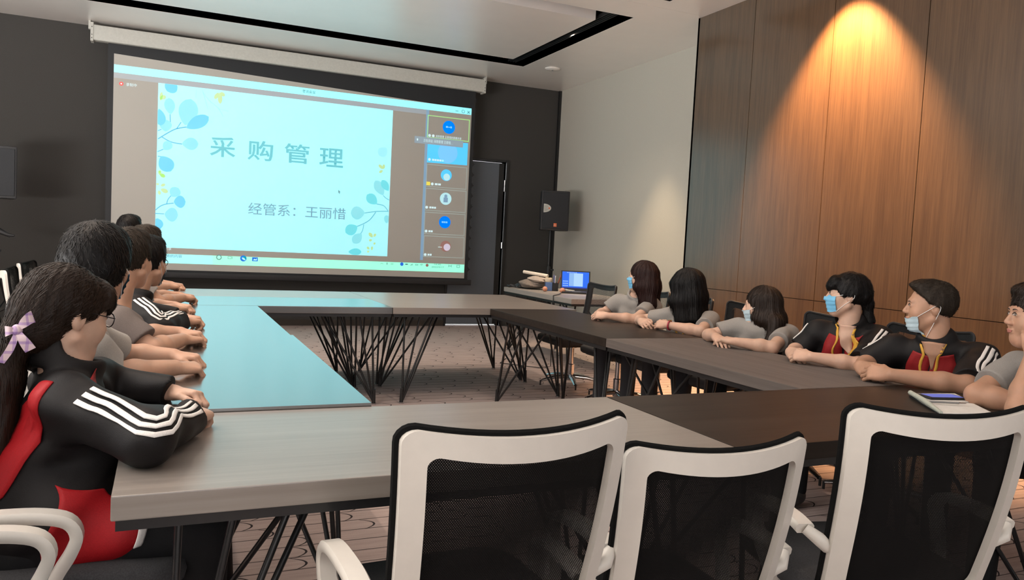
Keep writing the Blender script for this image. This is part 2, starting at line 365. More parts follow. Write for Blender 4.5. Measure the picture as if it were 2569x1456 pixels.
# the projected picture, thin bright layers on the fabric
def proj_mat(k, c):                     # what the projector adds to the fabric's own look under the room light
    am = (.30, .27, .23)
    e = [max(0.0, x-y) for x, y in zip(c, am)]
    if k in ('slide', 'bar', 'search', 'task'): e = [e[0]*.85, e[1]*1.08, e[2]*1.04]
    m = emit('projection_'+k, tuple(e), SCREEN_K)
    b = m.node_tree.nodes['Principled BSDF']; b.inputs['Base Color'].default_value = tuple(f*min(1, x/y) for f, x, y in zip((.50, .485, .445), c, am))+(1,); return m
EM = {k: proj_mat(k, c) for k, c in dict(
    slide=srgb(178, 240, 250), bar=srgb(166, 246, 255), dark=srgb(150, 143, 133), strip=srgb(156, 162, 166), task=srgb(178, 255, 226), search=srgb(178, 242, 255),
    a=srgb(138, 224, 246), b=srgb(112, 206, 240), c=srgb(118, 220, 228), d=srgb(144, 224, 232), e=srgb(160, 236, 246), g=srgb(192, 222, 160),
    s=srgb(104, 184, 214), t=srgb(112, 190, 204), u=srgb(158, 222, 240), title=srgb(112, 196, 205), sub=srgb(126, 168, 184), blue=srgb(0, 140, 255),
    pane=srgb(134, 164, 186), line=srgb(165, 172, 165), green=srgb(178, 232, 150), video=srgb(130, 204, 252), video2=srgb(96, 208, 252), toast=srgb(150, 164, 172),
    white=srgb(214, 238, 240), label=srgb(96, 140, 150), red=srgb(235, 96, 90), yellow=srgb(236, 218, 96), tint=srgb(190, 232, 236), ink=srgb(110, 150, 150),
    lilac=srgb(210, 200, 214), brown=srgb(160, 120, 112), icon=srgb(52, 120, 220), teal=srgb(20, 160, 190)).items()}
lay = [0]
def sheet(mb_or_pts, name, key, lvl):
    y = YS-.002-lvl*.0012
    if isinstance(mb_or_pts[0][0], (int, float)): mb_or_pts = [mb_or_pts]
    b = MB()
    for pts in mb_or_pts:
        a = sum(pts[i][0]*pts[(i+1) % len(pts)][1]-pts[(i+1) % len(pts)][0]*pts[i][1] for i in range(len(pts)))
        if a < 0: pts = pts[::-1]
        n = len(pts); b.add([(x, y, z) for x, z in pts]+[(x, y+.0006, z) for x, z in pts], [tuple(range(n)), tuple(reversed(range(n, 2*n)))])
    me = bpy.data.meshes.new(name); me.from_pydata([(v[0]-so[0], v[1]-so[1], v[2]) for v in b.v], [], b.f); me.materials.append(EM[key])
    o = bpy.data.objects.new(name, me); COL.objects.link(o); o.parent = FAB if name.startswith('projected') else scr
    return o
def rc(x0, x1, z0, z1): return [(x0, z0), (x1, z0), (x1, z1), (x0, z1)]
def disc(x, z, r, n=28): return [(x+r*math.cos(2*math.pi*k/n), z+r*math.sin(2*math.pi*k/n)) for k in range(n)]
def leaf(bx, bz, tx, tz, w):
    L = math.hypot(tx-bx, tz-bz); d = ((tx-bx)/L, (tz-bz)/L); n = (-d[1], d[0]); out = []
    for sgn in (1, -1):
        ts = [k/12 for k in range(13)]
        if sgn < 0: ts = ts[::-1][1:-1]
        for t in ts:
            h = (math.sin(math.pi*min(1, t**1.2)))**.58*w/2 if 0 < t < 1 else 0
            out.append((bx+d[0]*L*t+n[0]*h*sgn, bz+d[1]*L*t+n[1]*h*sgn))
    return out
def clipx(pts, x0, x1, z0, z1):
    return [(min(max(x, x0), x1), min(max(z, z0), z1)) for x, z in pts]
def stroke(pts, w):
    if len(pts) > 2:                       # smooth the polyline
        q = []
        for i in range(len(pts)-1):
            p0 = pts[max(i-1, 0)]; p1 = pts[i]; p2 = pts[i+1]; p3 = pts[min(i+2, len(pts)-1)]
            for k in range(8):
                t = k/8
                q.append(tuple(.5*(2*p1[j]+(p2[j]-p0[j])*t+(2*p0[j]-5*p1[j]+4*p2[j]-p3[j])*t*t+(3*p1[j]-p0[j]-3*p2[j]+p3[j])*t**3) for j in (0, 1)))
        pts = q+[pts[-1]]
    out = []
    for i in range(len(pts)-1):
        (x0, z0), (x1, z1) = pts[i], pts[i+1]; L = math.hypot(x1-x0, z1-z0)+1e-9; nx, nz = -(z1-z0)/L*w/2, (x1-x0)/L*w/2
        out.append([(x0+nx, z0+nz), (x1+nx, z1+nz), (x1-nx, z1-nz), (x0-nx, z0-nz)])
    return out
def text(body, x0, x1, z0, z1, key, lvl, name, bold=0.0, gaps=1.0):
    cu = bpy.data.curves.new(name, 'FONT'); cu.body = body; cu.size = 1.0; cu.offset = bold; cu.space_character = gaps; cu.resolution_u = 2
    tmp = bpy.data.objects.new(name, cu); COL.objects.link(tmp); dg = bpy.context.evaluated_depsgraph_get(); dg.update()
    me = bpy.data.meshes.new_from_object(tmp.evaluated_get(dg)); bpy.data.objects.remove(tmp); bpy.data.curves.remove(cu)
    co = np.array([v.co[:] for v in me.vertices])
    if len(co) == 0: return
    mn, mx = co.min(0), co.max(0)
    y = YS-.002-lvl*.0012
    for v in me.vertices:
        v.co = (x0+(v.co.x-mn[0])/(mx[0]-mn[0])*(x1-x0)-so[0], y-so[1], z0+(v.co.y-mn[1])/(mx[1]-mn[1])*(z1-z0))
    me.materials.clear(); me.materials.append(EM[key]); me.polygons.foreach_set('material_index', [0]*len(me.polygons)); me.name = name
    o = bpy.data.objects.new(name, me); COL.objects.link(o); o.parent = FAB; return o
PX0, PX1 = -.618, 4.036
sheet(rc(PX0, PX1, 3.128, 3.222), 'projected_title_bar', 'bar', 1)
sheet(rc(PX0, 3.352, 3.062, 3.128), 'projected_tool_strip', 'strip', 1)
sheet(rc(PX0, -.124, .94, 3.062), 'projected_side_panel', 'dark', 1)
sheet([rc(2.868, 3.352, .94, 3.062), rc(-.124, 2.868, .94, 1.018)], 'projected_side_panel', 'dark', 1)
sheet(rc(-.124, 2.868, 1.018, 3.062), 'projected_slide', 'slide', 1)
sheet(rc(3.352, 4.036, .975, 3.128), 'projected_member_list', 'dark', 1)
sheet(rc(3.352, 3.395, .985, 3.128), 'projected_list_edge', 'pane', 2)
sheet(rc(PX0, PX1, .822, .94), 'projected_taskbar', 'task', 1)
sheet(rc(PX0, .556, .824, .938), 'projected_search_box', 'search', 2)
LEAVES=[(0.079, 3.089, -0.026, 2.972, 0.154, 'b'),(-0.111, 2.743, -0.084, 2.539, 0.129, 'b'),(0.023, 2.691, -0.001, 2.89, 0.122, 'a'),(-0.032, 2.471, -0.03, 2.618, 0.141, 'a'),(0.193, 2.574, 0.255, 2.908, 0.225, 'a'),(0.211, 2.539, 0.469, 2.71, 0.154, 'b'),(0.164, 2.337, 0.355, 2.355, 0.154, 'a'),(-0.044, 2.243, 0.033, 2.349, 0.109, 'a'),(-0.076, 2.16, 0.041, 1.98, 0.18, 'b'),(0.055, 1.667, 0.132, 1.779, 0.13, 'a'),(0.083, 1.601, 0.221, 1.611, 0.155, 'b'),(-0.02, 1.44, 0.136, 1.435, 0.175, 'a'),(-0.117, 1.223, -0.098, 1.383, 0.15, 'b'),(2.776, 1.876, 2.655, 2.068, 0.134, 'd'),(2.847, 1.94, 2.748, 2.082, 0.103, 'c'),(2.688, 1.746, 2.545, 1.866, 0.14, 'c'),(2.522, 1.613, 2.328, 1.594, 0.182, 'd'),(2.425, 1.42, 2.267, 1.321, 0.152, 'c'),(2.488, 1.319, 2.375, 1.185, 0.128, 'd'),(2.315, 1.059, 2.497, 1.067, 0.097, 'c'),(2.839, 1.481, 2.834, 1.599, 0.073, 'd'),(2.796, 2.533, 2.694, 2.42, 0.134, 'e'),(-0.102, 2.865, -0.036, 2.91, 0.051, 'g'),(-0.096, 2.842, -0.082, 2.953, 0.036, 'g'),(0.597, 3.036, 0.6, 2.887, 0.054, 'g'),(0.579, 3.028, 0.534, 2.941, 0.045, 'g'),(0.608, 3.038, 0.651, 2.987, 0.045, 'g'),(-0.083, 1.927, -0.026, 1.913, 0.046, 'g'),(-0.088, 1.926, -0.084, 1.976, 0.036, 'g'),(-0.088, 1.944, -0.021, 1.902, 0.045, 'g'),(-0.092, 1.949, -0.08, 1.983, 0.035, 'g'),(-0.071, 1.75, 0.014, 1.717, 0.055, 'g'),(-0.071, 1.788, -0.019, 1.816, 0.036, 'g'),(-0.092, 1.734, -0.078, 1.677, 0.036, 'g'),(-0.107, 1.795, -0.107, 1.823, 0.036, 'g'),(2.761, 2.238, 2.693, 2.291, 0.044, 'g'),(2.768, 2.239, 2.765, 2.304, 0.036, 'g'),(2.755, 2.218, 2.704, 2.182, 0.036, 'g'),(2.647, 1.275, 2.592, 1.338, 0.049, 'g'),(2.66, 1.282, 2.691, 1.33, 0.036, 'g'),(2.642, 1.242, 2.596, 1.227, 0.036, 'g'),(2.608, 1.104, 2.573, 1.141, 0.036, 'g'),(2.641, 1.092, 2.646, 1.151, 0.032, 'g'),(2.609, 1.078, 2.576, 1.07, 0.032, 'g'),(2.69, 1.205, 2.664, 1.178, 0.032, 'g'),]
STEMS=[([(-0.114, 2.371), (0.008, 2.465), (0.097, 2.519), (0.211, 2.552)], 0.013, 's'),([(0.022, 2.593), (0.017, 2.69)], 0.01, 's'),([(0.097, 2.519), (0.147, 2.606)], 0.01, 's'),([(-0.07, 2.4), (0.033, 2.349), (0.164, 2.333)], 0.012, 's'),([(-0.117, 2.212), (-0.05, 2.249)], 0.01, 's'),([(-0.112, 2.157), (-0.071, 2.155)], 0.01, 's'),([(-0.117, 2.474), (-0.078, 2.493)], 0.01, 's'),([(-0.126, 1.482), (-0.066, 1.539), (0.004, 1.569), (0.083, 1.584)], 0.011, 's'),([(0.002, 1.569), (0.016, 1.626), (0.05, 1.676)], 0.01, 's'),([(-0.13, 1.441), (-0.025, 1.442)], 0.01, 's'),([(2.859, 1.653), (2.686, 1.64), (2.522, 1.609)], 0.011, 't'),([(2.852, 1.659), (2.789, 1.727), (2.688, 1.744)], 0.01, 't'),([(2.679, 1.631), (2.585, 1.506), (2.425, 1.416)], 0.012, 't'),([(2.515, 1.45), (2.505, 1.372), (2.477, 1.319)], 0.009, 't'),([(2.865, 1.813), (2.818, 1.833), (2.776, 1.869)], 0.009, 't'),([(0.315, 3.039), (0.312, 2.927)], 0.005, 'u'),([(0.385, 3.035), (0.423, 2.916), (0.455, 2.808)], 0.005, 'u'),([(0.391, 3.011), (0.464, 2.921), (0.578, 2.834), (0.64, 2.729)], 0.006, 'u'),([(0.584, 2.822), (0.71, 2.805)], 0.005, 'u'),]
for k in 'eadcb':
    for l in LEAVES:
        if l[5] == k: sheet(clipx(leaf(*l[:5]), -.122, 2.866, 1.02, 3.06), 'projected_leaf', k, {'e': 2, 'a': 3, 'd': 3, 'c': 4, 'b': 4}[k])
for l in LEAVES:
    if l[5] == 'g': sheet(clipx(leaf(*l[:5]), -.122, 2.866, 1.02, 3.06), 'projected_bud', 'g', 5)
for k in 'stu':
    for pts, w, kk in STEMS:
        if kk == k: sheet(stroke(pts, w), 'projected_stem', k, 2)
for ch, x0, x1, z0, z1 in (('采', .492, .802, 2.214, 2.470), ('购', .953, 1.271, 2.209, 2.468), ('管', 1.416, 1.741, 2.214, 2.470), ('理', 1.876, 2.198, 2.205, 2.455)):
    text(ch, x0, x1, z0, z1, 'title', 5, 'projected_heading', .012)
text('经管系：', .98, 1.585, 1.498, 1.655, 'sub', 5, 'projected_subheading', .004)
text('王丽惜', 1.713, 2.258, 1.500, 1.655, 'sub', 5, 'projected_subheading', .004)
sheet([[(2.147, 1.902), (2.178, 1.872), (2.163, 1.870), (2.170, 1.852), (2.161, 1.849), (2.154, 1.867), (2.147, 1.858)]], 'projected_cursor', 'ink', 5)
sheet(disc(-.535, 2.998, .024), 'projected_record_dot', 'red', 3); sheet(disc(-.535, 2.998, .009), 'projected_record_dot', 'white', 4)
text('录制中', -.480, -.365, 2.977, 3.018, 'white', 3, 'projected_caption')
text('腾讯会议', 1.625, 1.795, 3.157, 3.198, 'ink', 3, 'projected_caption', .01)
text('屏幕共享', -.085, .068, .985, 1.022, 'white', 3, 'projected_caption')
text('在这里输入你要搜索的内容', -.36, .196, .895, .940-.005, 'ink', 4, 'projected_caption')
text('16:42', 3.57, 3.675, .920, .944-.004, 'ink', 4, 'projected_caption', .01)
text('2022/5/17', 3.53, 3.72, .880, .902, 'ink', 4, 'projected_caption', .01)
sheet([rc(3.79, 3.835, 3.158, 3.166), *stroke([(3.972, 3.142), (4.012, 3.182)], .008), *stroke([(3.972, 3.182), (4.012, 3.142)], .008), *stroke([(3.89, 3.148), (3.925, 3.148), (3.925, 3.18), (3.89, 3.18), (3.89, 3.148)], .007)], 'projected_window_button', 'ink', 3)
def frame_(x0, x1, z0, z1, w): return [rc(x0, x1, z0, z0+w), rc(x0, x1, z1-w, z1), rc(x0, x0+w, z0, z1), rc(x1-w, x1, z0, z1)]
TH = [(3.377, 4.017, 2.738, 3.057), (3.392, 4.010, 2.040, 2.364), (3.390, 4.017, 1.700, 2.021), (3.392, 4.016, 1.363, 1.680), (3.395, 4.018, 1.032, 1.341)]
for i, b in enumerate(TH): sheet(frame_(*b, .010), 'projected_member_frame', 'green' if i == 0 else 'line', 3)
sheet([(3.392, 2.385), (4.005, 2.395), (4.005, 2.716), (3.392, 2.70)], 'projected_video_tile', 'video2', 3)
sheet(disc(3.70, 2.55, .15), 'projected_video_tile', 'video', 4)
sheet(rc(3.195, 3.928, 2.645, 2.742), 'projected_speaker_notice', 'toast', 5)
text('正在讲话: 采购管理 王丽惜…', 3.326, 3.768, 2.672, 2.715, 'white', 6, 'projected_caption')
text('采购管理 王丽惜的屏幕共享', 3.507, 3.899, 2.752, 2.788, 'white', 4, 'projected_caption')
sheet([disc(3.237, 2.700, .010), rc(3.230, 3.244, 2.68, 2.70)], 'projected_microphone', 'white', 6)
sheet(disc(3.700, 2.915, .093), 'projected_avatar', 'blue', 3); sheet(disc(3.702, 1.547, .088), 'projected_avatar', 'blue', 3)
sheet([rc(3.655, 3.685, 2.905, 2.93), rc(3.69, 3.715, 2.91, 2.922), rc(3.72, 3.745, 2.905, 2.93)], 'projected_avatar_mark', 'video', 4)
sheet([rc(3.655, 3.678, 1.535, 1.56), rc(3.683, 3.708, 1.535, 1.56), rc(3.713, 3.742, 1.535, 1.56)], 'projected_avatar_mark', 'video', 4)
sheet(disc(3.693, 2.227, .083), 'projected_avatar', 'video2', 3); sheet(disc(3.70, 2.20, .05), 'projected_avatar', 'tint', 4)
sheet(disc(3.70, 1.887, .088), 'projected_avatar', 'tint', 3)
sheet([disc(3.70, 1.925, .024), rc(3.667, 3.733, 1.835, 1.905)], 'projected_avatar_mark', 'pane', 4)
sheet(disc(3.730, 1.199, .080), 'projected_avatar', 'brown', 3); sheet(disc(3.752, 1.185, .052), 'projected_avatar', 'lilac', 4); sheet(rc(3.615, 3.675, 1.178, 1.186), 'projected_avatar_mark', 'white', 5)
lab = []
for x0, x1, z in ((3.469, 3.651, 2.429), (3.525, 3.626, 2.085), (3.459, 3.564, 1.746), (3.460, 3.530, 1.404), (3.462, 3.529, 1.065)):
    n = max(2, int((x1-x0)/.034))
    for k in range(n): lab.append(rc(x0+(x1-x0)*k/n, x0+(x1-x0)*(k+.8)/n, z-.012, z+.014))
sheet(lab, 'projected_name_mark', 'white', 4)
sheet([disc(x, z, .020, 14) for x, z in ((3.428, 2.43), (3.486, 2.085), (3.418, 1.746), (3.424, 1.404), (3.426, 1.065), (3.47, 2.77), (3.415, 2.77))], 'projected_microphone', 'white', 4)
sheet(rc(3.398, 3.455, 2.062, 2.112), 'projected_host_badge', 'yellow', 4)
sheet([disc(.637, .919, .034), ], 'projected_task_icon', 'ink', 3); sheet([disc(.637, .919, .022)], 'projected_task_icon', 'task', 4)
sheet([rc(.745, .79, .902, .907), rc(.745, .79, .931, .936), rc(.745, .75, .907, .931), rc(.785, .79, .907, .931), rc(.798, .803, .902, .936)], 'projected_task_icon', 'ink', 3)
sheet(disc(.938, .916, .040), 'projected_task_icon', 'icon', 3); sheet(disc(.950, .922, .026), 'projected_task_icon', 'teal', 4); sheet(leaf(.965, .895, .92, .925, .024), 'projected_task_icon', 'search', 5)
sheet(rc(1.048, 1.120, .884, .956-.02), 'projected_task_icon', 'icon', 3); sheet([(1.06, .895), (1.075, .917), (1.092, .908), (1.108, .925), (1.108, .895)], 'projected_task_icon', 'search', 4)
sheet(disc(3.085, .915, .025), 'projected_task_icon', 'icon', 3); sheet(disc(3.462, .912, .022), 'projected_task_icon', 'brown', 3)
sheet([*stroke([(2.775, .906), (2.795, .918), (2.815, .906)], .006), rc(2.863, 2.875, .900, .930), rc(2.923, 2.963, .919, .924), rc(2.923, 2.963, .904, .909), rc(3.135, 3.175, .906, .924), rc(3.21, 3.218, .902, .910), rc(3.222, 3.23, .902, .918), rc(3.234, 3.242, .902, .926), *frame_(3.285, 3.325, .903, .924, .005),
       *stroke([(3.355, .918), (3.377, .926), (3.399, .918)], .006), *stroke([(3.365, .909), (3.377, .914), (3.389, .909)], .006), *stroke([(3.785, .93), (3.797, .913), (3.785, .896)], .007), *stroke([(3.84, .93), (3.828, .913), (3.84, .896)], .007), rc(3.8, 3.825, .91, .916), *frame_(3.915, 3.965, .893, .932, .006)], 'projected_task_icon', 'ink', 3)
# ------------------------------------------------------------------ tables
TOP = .76
def table(x0, x1, y0, y1, mat, label, along='x', top=TOP, group='conference tables set in a hollow square'):
    cx, cy = (x0+x1)/2, (y0+y1)/2
    t = thing('conference_table', label, 'table', (cx, cy, 0), group=group); o = (cx, cy, 0)
    MB().box(x0+.0015, x1-.0015, y0+.0015, y1-.0015, top-.052, top).build('tabletop', mat, t, bevel=.001 if top > TOP else .004, origin=o)
    MB().box(x0+.01, x1-.01, y0+.01, y1-.01, top-.075, top-.0525).build('under_frame', M['black'], t, origin=o)
    random.seed(int((cx+7)*100+cy*10))
    for sx in (-1, 1):
        for sy in (-1, 1):
            b = MB(); ex = x1 if sx > 0 else x0; ey = y1 if sy > 0 else y0
            f = Vector((ex-sx*(.11 if along == 'x' else .05), ey-sy*(.05 if along == 'x' else .11), .012))
            for du, dv in ((.13, .10), (.24, .05), (.38, .13), (.48, .30)):
                if along == 'y': p = (ex-sx*(dv+.02), ey-sy*(du), top-.075)
                else: p = (ex-sx*(du), ey-sy*(dv+.02), top-.075)
                b.tube([tuple(f+Vector((random.uniform(-.006, .006), random.uniform(-.006, .006), 0))), p], .0085, 8)
            b.tube([tuple(f), (f.x, f.y, .12)], [.016, .011], 8)
            leg = b.build('leg', M['black'], t, True, origin=o)
            MB().lathe([(.001, 0), (.02, 0), (.02, .012), (.001, .014)], 12, (f.x, f.y, 0)).build('foot', M['chrome'], leg, True, origin=o)
    return t
NX = 1.47
table(-.09, NX, 1.69, 2.405, M['lightwood'], 'pale grey wood table nearest the camera, behind the leftmost white chair')
table(NX, 3.10, 1.69, 2.405, M['darkwood'], 'dark brown table in front of the right white chair with a notebook on it')
table(-.09, .61, 2.408, 4.09, M['darkwoody'], 'dark glossy table reflecting teal, at the ponytailed girl\'s elbow', 'y', TOP+.010)
table(-.09, .61, 4.09, 5.785, M['darkwoody'], 'dark glossy table reflecting teal, on the left farther from the camera', 'y')
table(-.09, 1.60, 5.79, 6.56, M['darkwoodx'], 'dark far table with a teal sheen joining the left row')
table(-.09, 1.60, 6.56, 7.33, M['lightwood'], 'pale table in the far left corner behind the dark far table')
table(1.60, 3.20, 5.79, 6.56, M['lightwood'], 'pale far table with exposed rod legs on its near side, right of the seam')
table(1.60, 3.20, 6.56, 7.33, M['lightwood'], 'pale table farthest back, nearest the laptop desk')
table(2.40, 3.10, 2.408, 3.97, M['lightwoody'], 'grey brown table on the right in front of the long haired student', 'y')
table(2.40, 3.10, 3.97, 5.785, M['darkwood'], 'dark table on the right in front of the two students farthest back', 'y')
table(3.76, 4.50, 6.93, 8.66, M['desktop'], 'grey side desk by the cream wall holding a laptop', 'y', group='side desk')

# ------------------------------------------------------------------ office chairs
def back_y(x, z):                       # the back leans away and bows to the rear in the middle
    zz = (z-.50)/.45
    return -.20-.085*zz-.02*math.sin(zz*2.6)-.055*(1-(x/.25)**2)
def back_outline(inset, n=10):
    zt, zb = .955-inset*1.15, .445+inset*1.0
    out = []
    def wid(z): return .225+.022*max(0, min(1, (z-.5)/.45))**.8-inset
    r = .03 if inset < .02 else .022
    for k in range(n+1):                # right side upwards
        z = zb+r+(zt-zb-2*r)*k/n; out.append((wid(z), z))
    for k in range(1, 5): a = R_(90*k/5); out.append((wid(zt)-r+r*math.cos(a), zt-r+r*math.sin(a)))
    m = 16
    for k in range(m+1):
        x = (wid(zt)-r)*(1-2*k/m); out.append((x, zt-.016*(1-(x/(wid(zt)-r))**2)))
    for k in range(1, 5): a = R_(90+90*k/5); out.append((-wid(zt)+r+r*math.cos(a), zt-r+r*math.sin(a)))
    for k in range(n+1):
        z = zt-r-(zt-zb-2*r)*k/n; out.append((-wid(z), z))
    for k in range(1, 5): a = R_(180+90*k/5); out.append((-wid(zb)+r+r*math.cos(a), zb+r+r*math.sin(a)))
    for k in range(m+1):
        x = (-wid(zb)+r)*(1-2*k/m); out.append((x, zb))
    for k in range(1, 5): a = R_(270+90*k/5); out.append((wid(zb)-r+r*math.cos(a), zb+r+r*math.sin(a)))
    return out
def make_chair(label, frame_mat, mesh_mat, base_mat, trim_mat, fw, group):
    t = thing('office_chair', label, 'office chair', group=group)
    oo, ii = back_outline(0), back_outline(fw)
    def ring(ol, dy, sh=0): return [(x, back_y(x, z)+dy, z) for x, z in ol]
    b = MB(); b.loft([ring(oo, -.006), ring(ii, -.010), ring(ii, .012), ring(oo, .012), ring(oo, -.006)], cap=False)
    b.build('back_frame', frame_mat, t, True)
    b = MB(); e = back_outline(-.004); N = 14
    for dy in (.0135, .0165):
        g = []
        for i in range(N+1):
            z = .45+(.952-.45)*i/N; w = .222+.022*max(0, (z-.5)/.45)**.8
            g += [(w*(2*k/N-1), back_y(w*(2*k/N-1), z)+dy, z-.016*(1-(2*k/N-1)**2)*max(0, (i/N-.6)/.4)) for k in range(N+1)]
        b.add(g, [(i*(N+1)+k, i*(N+1)+k+1, (i+1)*(N+1)+k+1, (i+1)*(N+1)+k) for i in range(N) for k in range(N)])
    b.build('mesh_back', mesh_mat, t, True)
    b = MB(); b.tube(ring(back_outline(-.003), .0145)+[ring(back_outline(-.003), .0145)[0]], .0075, 6, cap=False); b.build('edge_trim', trim_mat, t, True)
    # seat
    b = MB(); rs = []
    for z, k in ((.415, .94), (.425, .985), (.455, 1.0), (.478, .985), (.488, .93), (.490, .5)):
        rs.append([(x*k, (y+.02)*k-.0, z+(-.012*max(0, (y-.12)/.12) if z > .45 else 0)) for x, y in rrect(-.245, .245, -.22, .25, .09, 5)])
    b.loft(rs); b.build('seat', M['seatgrey'], t, True)
    b = MB().box(-.20, .20, -.20, .20, .395, .414); b.build('seat_pan', M['blackplastic'], t, bevel=.006)
    for s in (-1, 1):
        b = MB(); x = s*.285
        path = [(-.21, .632), (-.16, .640), (-.09, .642), (-.02, .638), (.028, .624), (.046, .592), (.034, .552), (.012, .510), (-.005, .465), (-.01, .425), (-.01, .405)]
        path = [tuple(q) for q in (lambda P: [(lambda u, k: tuple(.5*(2*P[k][j]+(P[min(k+1, len(P)-1)][j]-P[max(k-1, 0)][j])*u+(2*P[max(k-1, 0)][j]-5*P[k][j]+4*P[min(k+1, len(P)-1)][j]-P[min(k+2, len(P)-1)][j])*u*u+(3*P[k][j]-P[max(k-1, 0)][j]-3*P[min(k+1, len(P)-1)][j]+P[min(k+2, len(P)-1)][j])*u**3) for j in (0, 1)))(q/4 % 1, q//4) for q in range(4*(len(P)-1))]+[P[-1]])(path)]
        rr = []
        for i, (y, z) in enumerate(path):
            p0 = path[max(i-1, 0)]; p1 = path[min(i+1, len(path)-1)]; dy, dz = p1[0]-p0[0], p1[1]-p0[1]; L = math.hypot(dy, dz); ny, nz = -dz/L, dy/L
            w = .024-.004*(i/40); h = .0125
            xo = x-s*.045*max(0, (i-24)/16)
            rr.append([(xo+a*w, y+c*ny*h, z+c*nz*h) for a, c in ((-1, -.5), (-.8, -1), (.8, -1), (1, -.5), (1, .5), (.8, 1), (-.8, 1), (-1, .5))])
        b.loft(rr); b.tube([(s*.225, -.215, .585), (s*.258, -.232, .612), (s*.285, -.21, .632)], [.016, .018, .014], 8); b.tube([(s*.24, -.01, .405), (s*.19, -.01, .405)], .02, 8)
        b.build('armrest', frame_mat, t, True)
    b = MB(); b.tube([(0, -.12, .40), (0, -.24, .42), (0, -.255, .445), (0, -.258, .465)], .022, 8, flat=(1.7, .7)); b.build('back_support', frame_mat, t, True)
    MB().lathe([(.05, .395), (.05, .37), (.026, .365), (.026, .22), (.036, .215), (.036, .07), (.001, .07)], 16).build('gas_column', base_mat, t, True)
    for k in range(5):
        a = R_(90+72*k); c, s = math.cos(a), math.sin(a); b = MB()
        b.tube([(.03*c, .03*s, .105), (.16*c, .16*s, .10), (.29*c, .29*s, .072)], [.026, .022, .015], 8, flat=(1, .8)); lg = b.build('base_leg', base_mat, t, True)
        w = MB()
        for sd in (-1, 1):
            px, py = .30*c-sd*.015*s, .30*s+sd*.015*c
            w.tube([(px-sd*.011*-s*-1, py-sd*.011*c*-1, .028), (px+sd*.011*-s, py+sd*.011*c, .028)], .0275, 12)
        w.tube([(.30*c, .30*s, .03), (.30*c, .30*s, .075)], .008, 6); w.build('caster', M['blackplastic'], lg, True)
    return t
WG = 'white framed mesh chairs'; BG = 'black mesh chairs'
wc = make_chair('white framed mesh chair in the foreground, leftmost of the three', M['white'], M['mesh'], M['white'], M['trim'], .043, WG)
bc = make_chair('empty black chair with a sheer grey mesh back beside the laptop desk', M['blackplastic'], M['meshfine'], M['chrome'], M['blackplastic'], .036, BG)
def put(o, backx, backy, rz):           # place a chair by the top middle of its back
    d = .34; o.location = (backx-math.cos(rz+math.pi/2)*-d, backy+math.sin(rz+math.pi/2)*d, 0); o.rotation_euler = (0, 0, rz)
def at_back(bx, by, rz): return (bx+math.cos(rz+math.pi/2)*.31, by+math.sin(rz+math.pi/2)*.31, 0)
wc.location = at_back(.640, 1.335, R_(3)); wc.rotation_euler = (0, 0, R_(3))
mid = dup(wc, at_back(1.155, 1.375, R_(-2)), R_(-2), 'white framed mesh chair in the foreground, middle of the three')
dup(wc, at_back(1.71, 1.25, R_(-14)), R_(-14), 'white framed mesh chair in the foreground, rightmost of the three')
def raised(o, dz):                      # gas lift set higher or lower
    for ch in o.children:
        if not ch.name.startswith(('base_leg', 'gas_column')): ch.location.z += dz
raised(dup(wc, (-.205, 2.135, 0), R_(-90), 'white chair under the person with the plaid bow'), .04)
raised(dup(wc, (-.245, 1.475, 0), R_(-90), 'white chair with only its armrest showing in the bottom left corner'), .04)
raised(mid, -.078)
LP = [2.93, 3.62, 4.30, 4.98, 5.68, 6.85]
ll = ['white chair hidden behind the boy with thick black hair', 'white chair behind the boy in the brown grey shirt', 'white chair behind the boy in the striped black jacket',
      'white chair whose curved corner shows left of the bowed girl\'s hair', 'white chair whose top edge shows above the bowed girl\'s hair', 'white chair of the person farthest away on the left']
LCH = [(-.60, 2.93), (-.60, 3.62), (-.60, 4.30), (-.60, 4.98), (-.66, 6.2), (-.70, 7.15)]
for (x, y), n in zip(LCH, ll): dup(wc, (x, y, 0), R_(-90+random.uniform(-5, 5)), n)
bc.location = (3.42, 6.25, 0); bc.rotation_euler = (0, 0, R_(90))
RCH = [(3.45, 5.48, 'black chair of the student with reddish brown hair'), (3.45, 4.93, 'black chair whose top shows between the two students farthest back on the right'), (3.45, 4.24, 'black chair right of the student with black shoulder length hair'),
       (3.45, 3.48, 'black chair left of the girl with the low ponytail and blue mask'), (3.45, 2.86, 'black chair left of the boy with the mask under his chin'), (3.50, 1.80, 'black chair of the person resting chin on hand')]
for x, y, n in RCH: dup(bc, (x, y, 0), R_(90+random.uniform(-4, 4)), n)

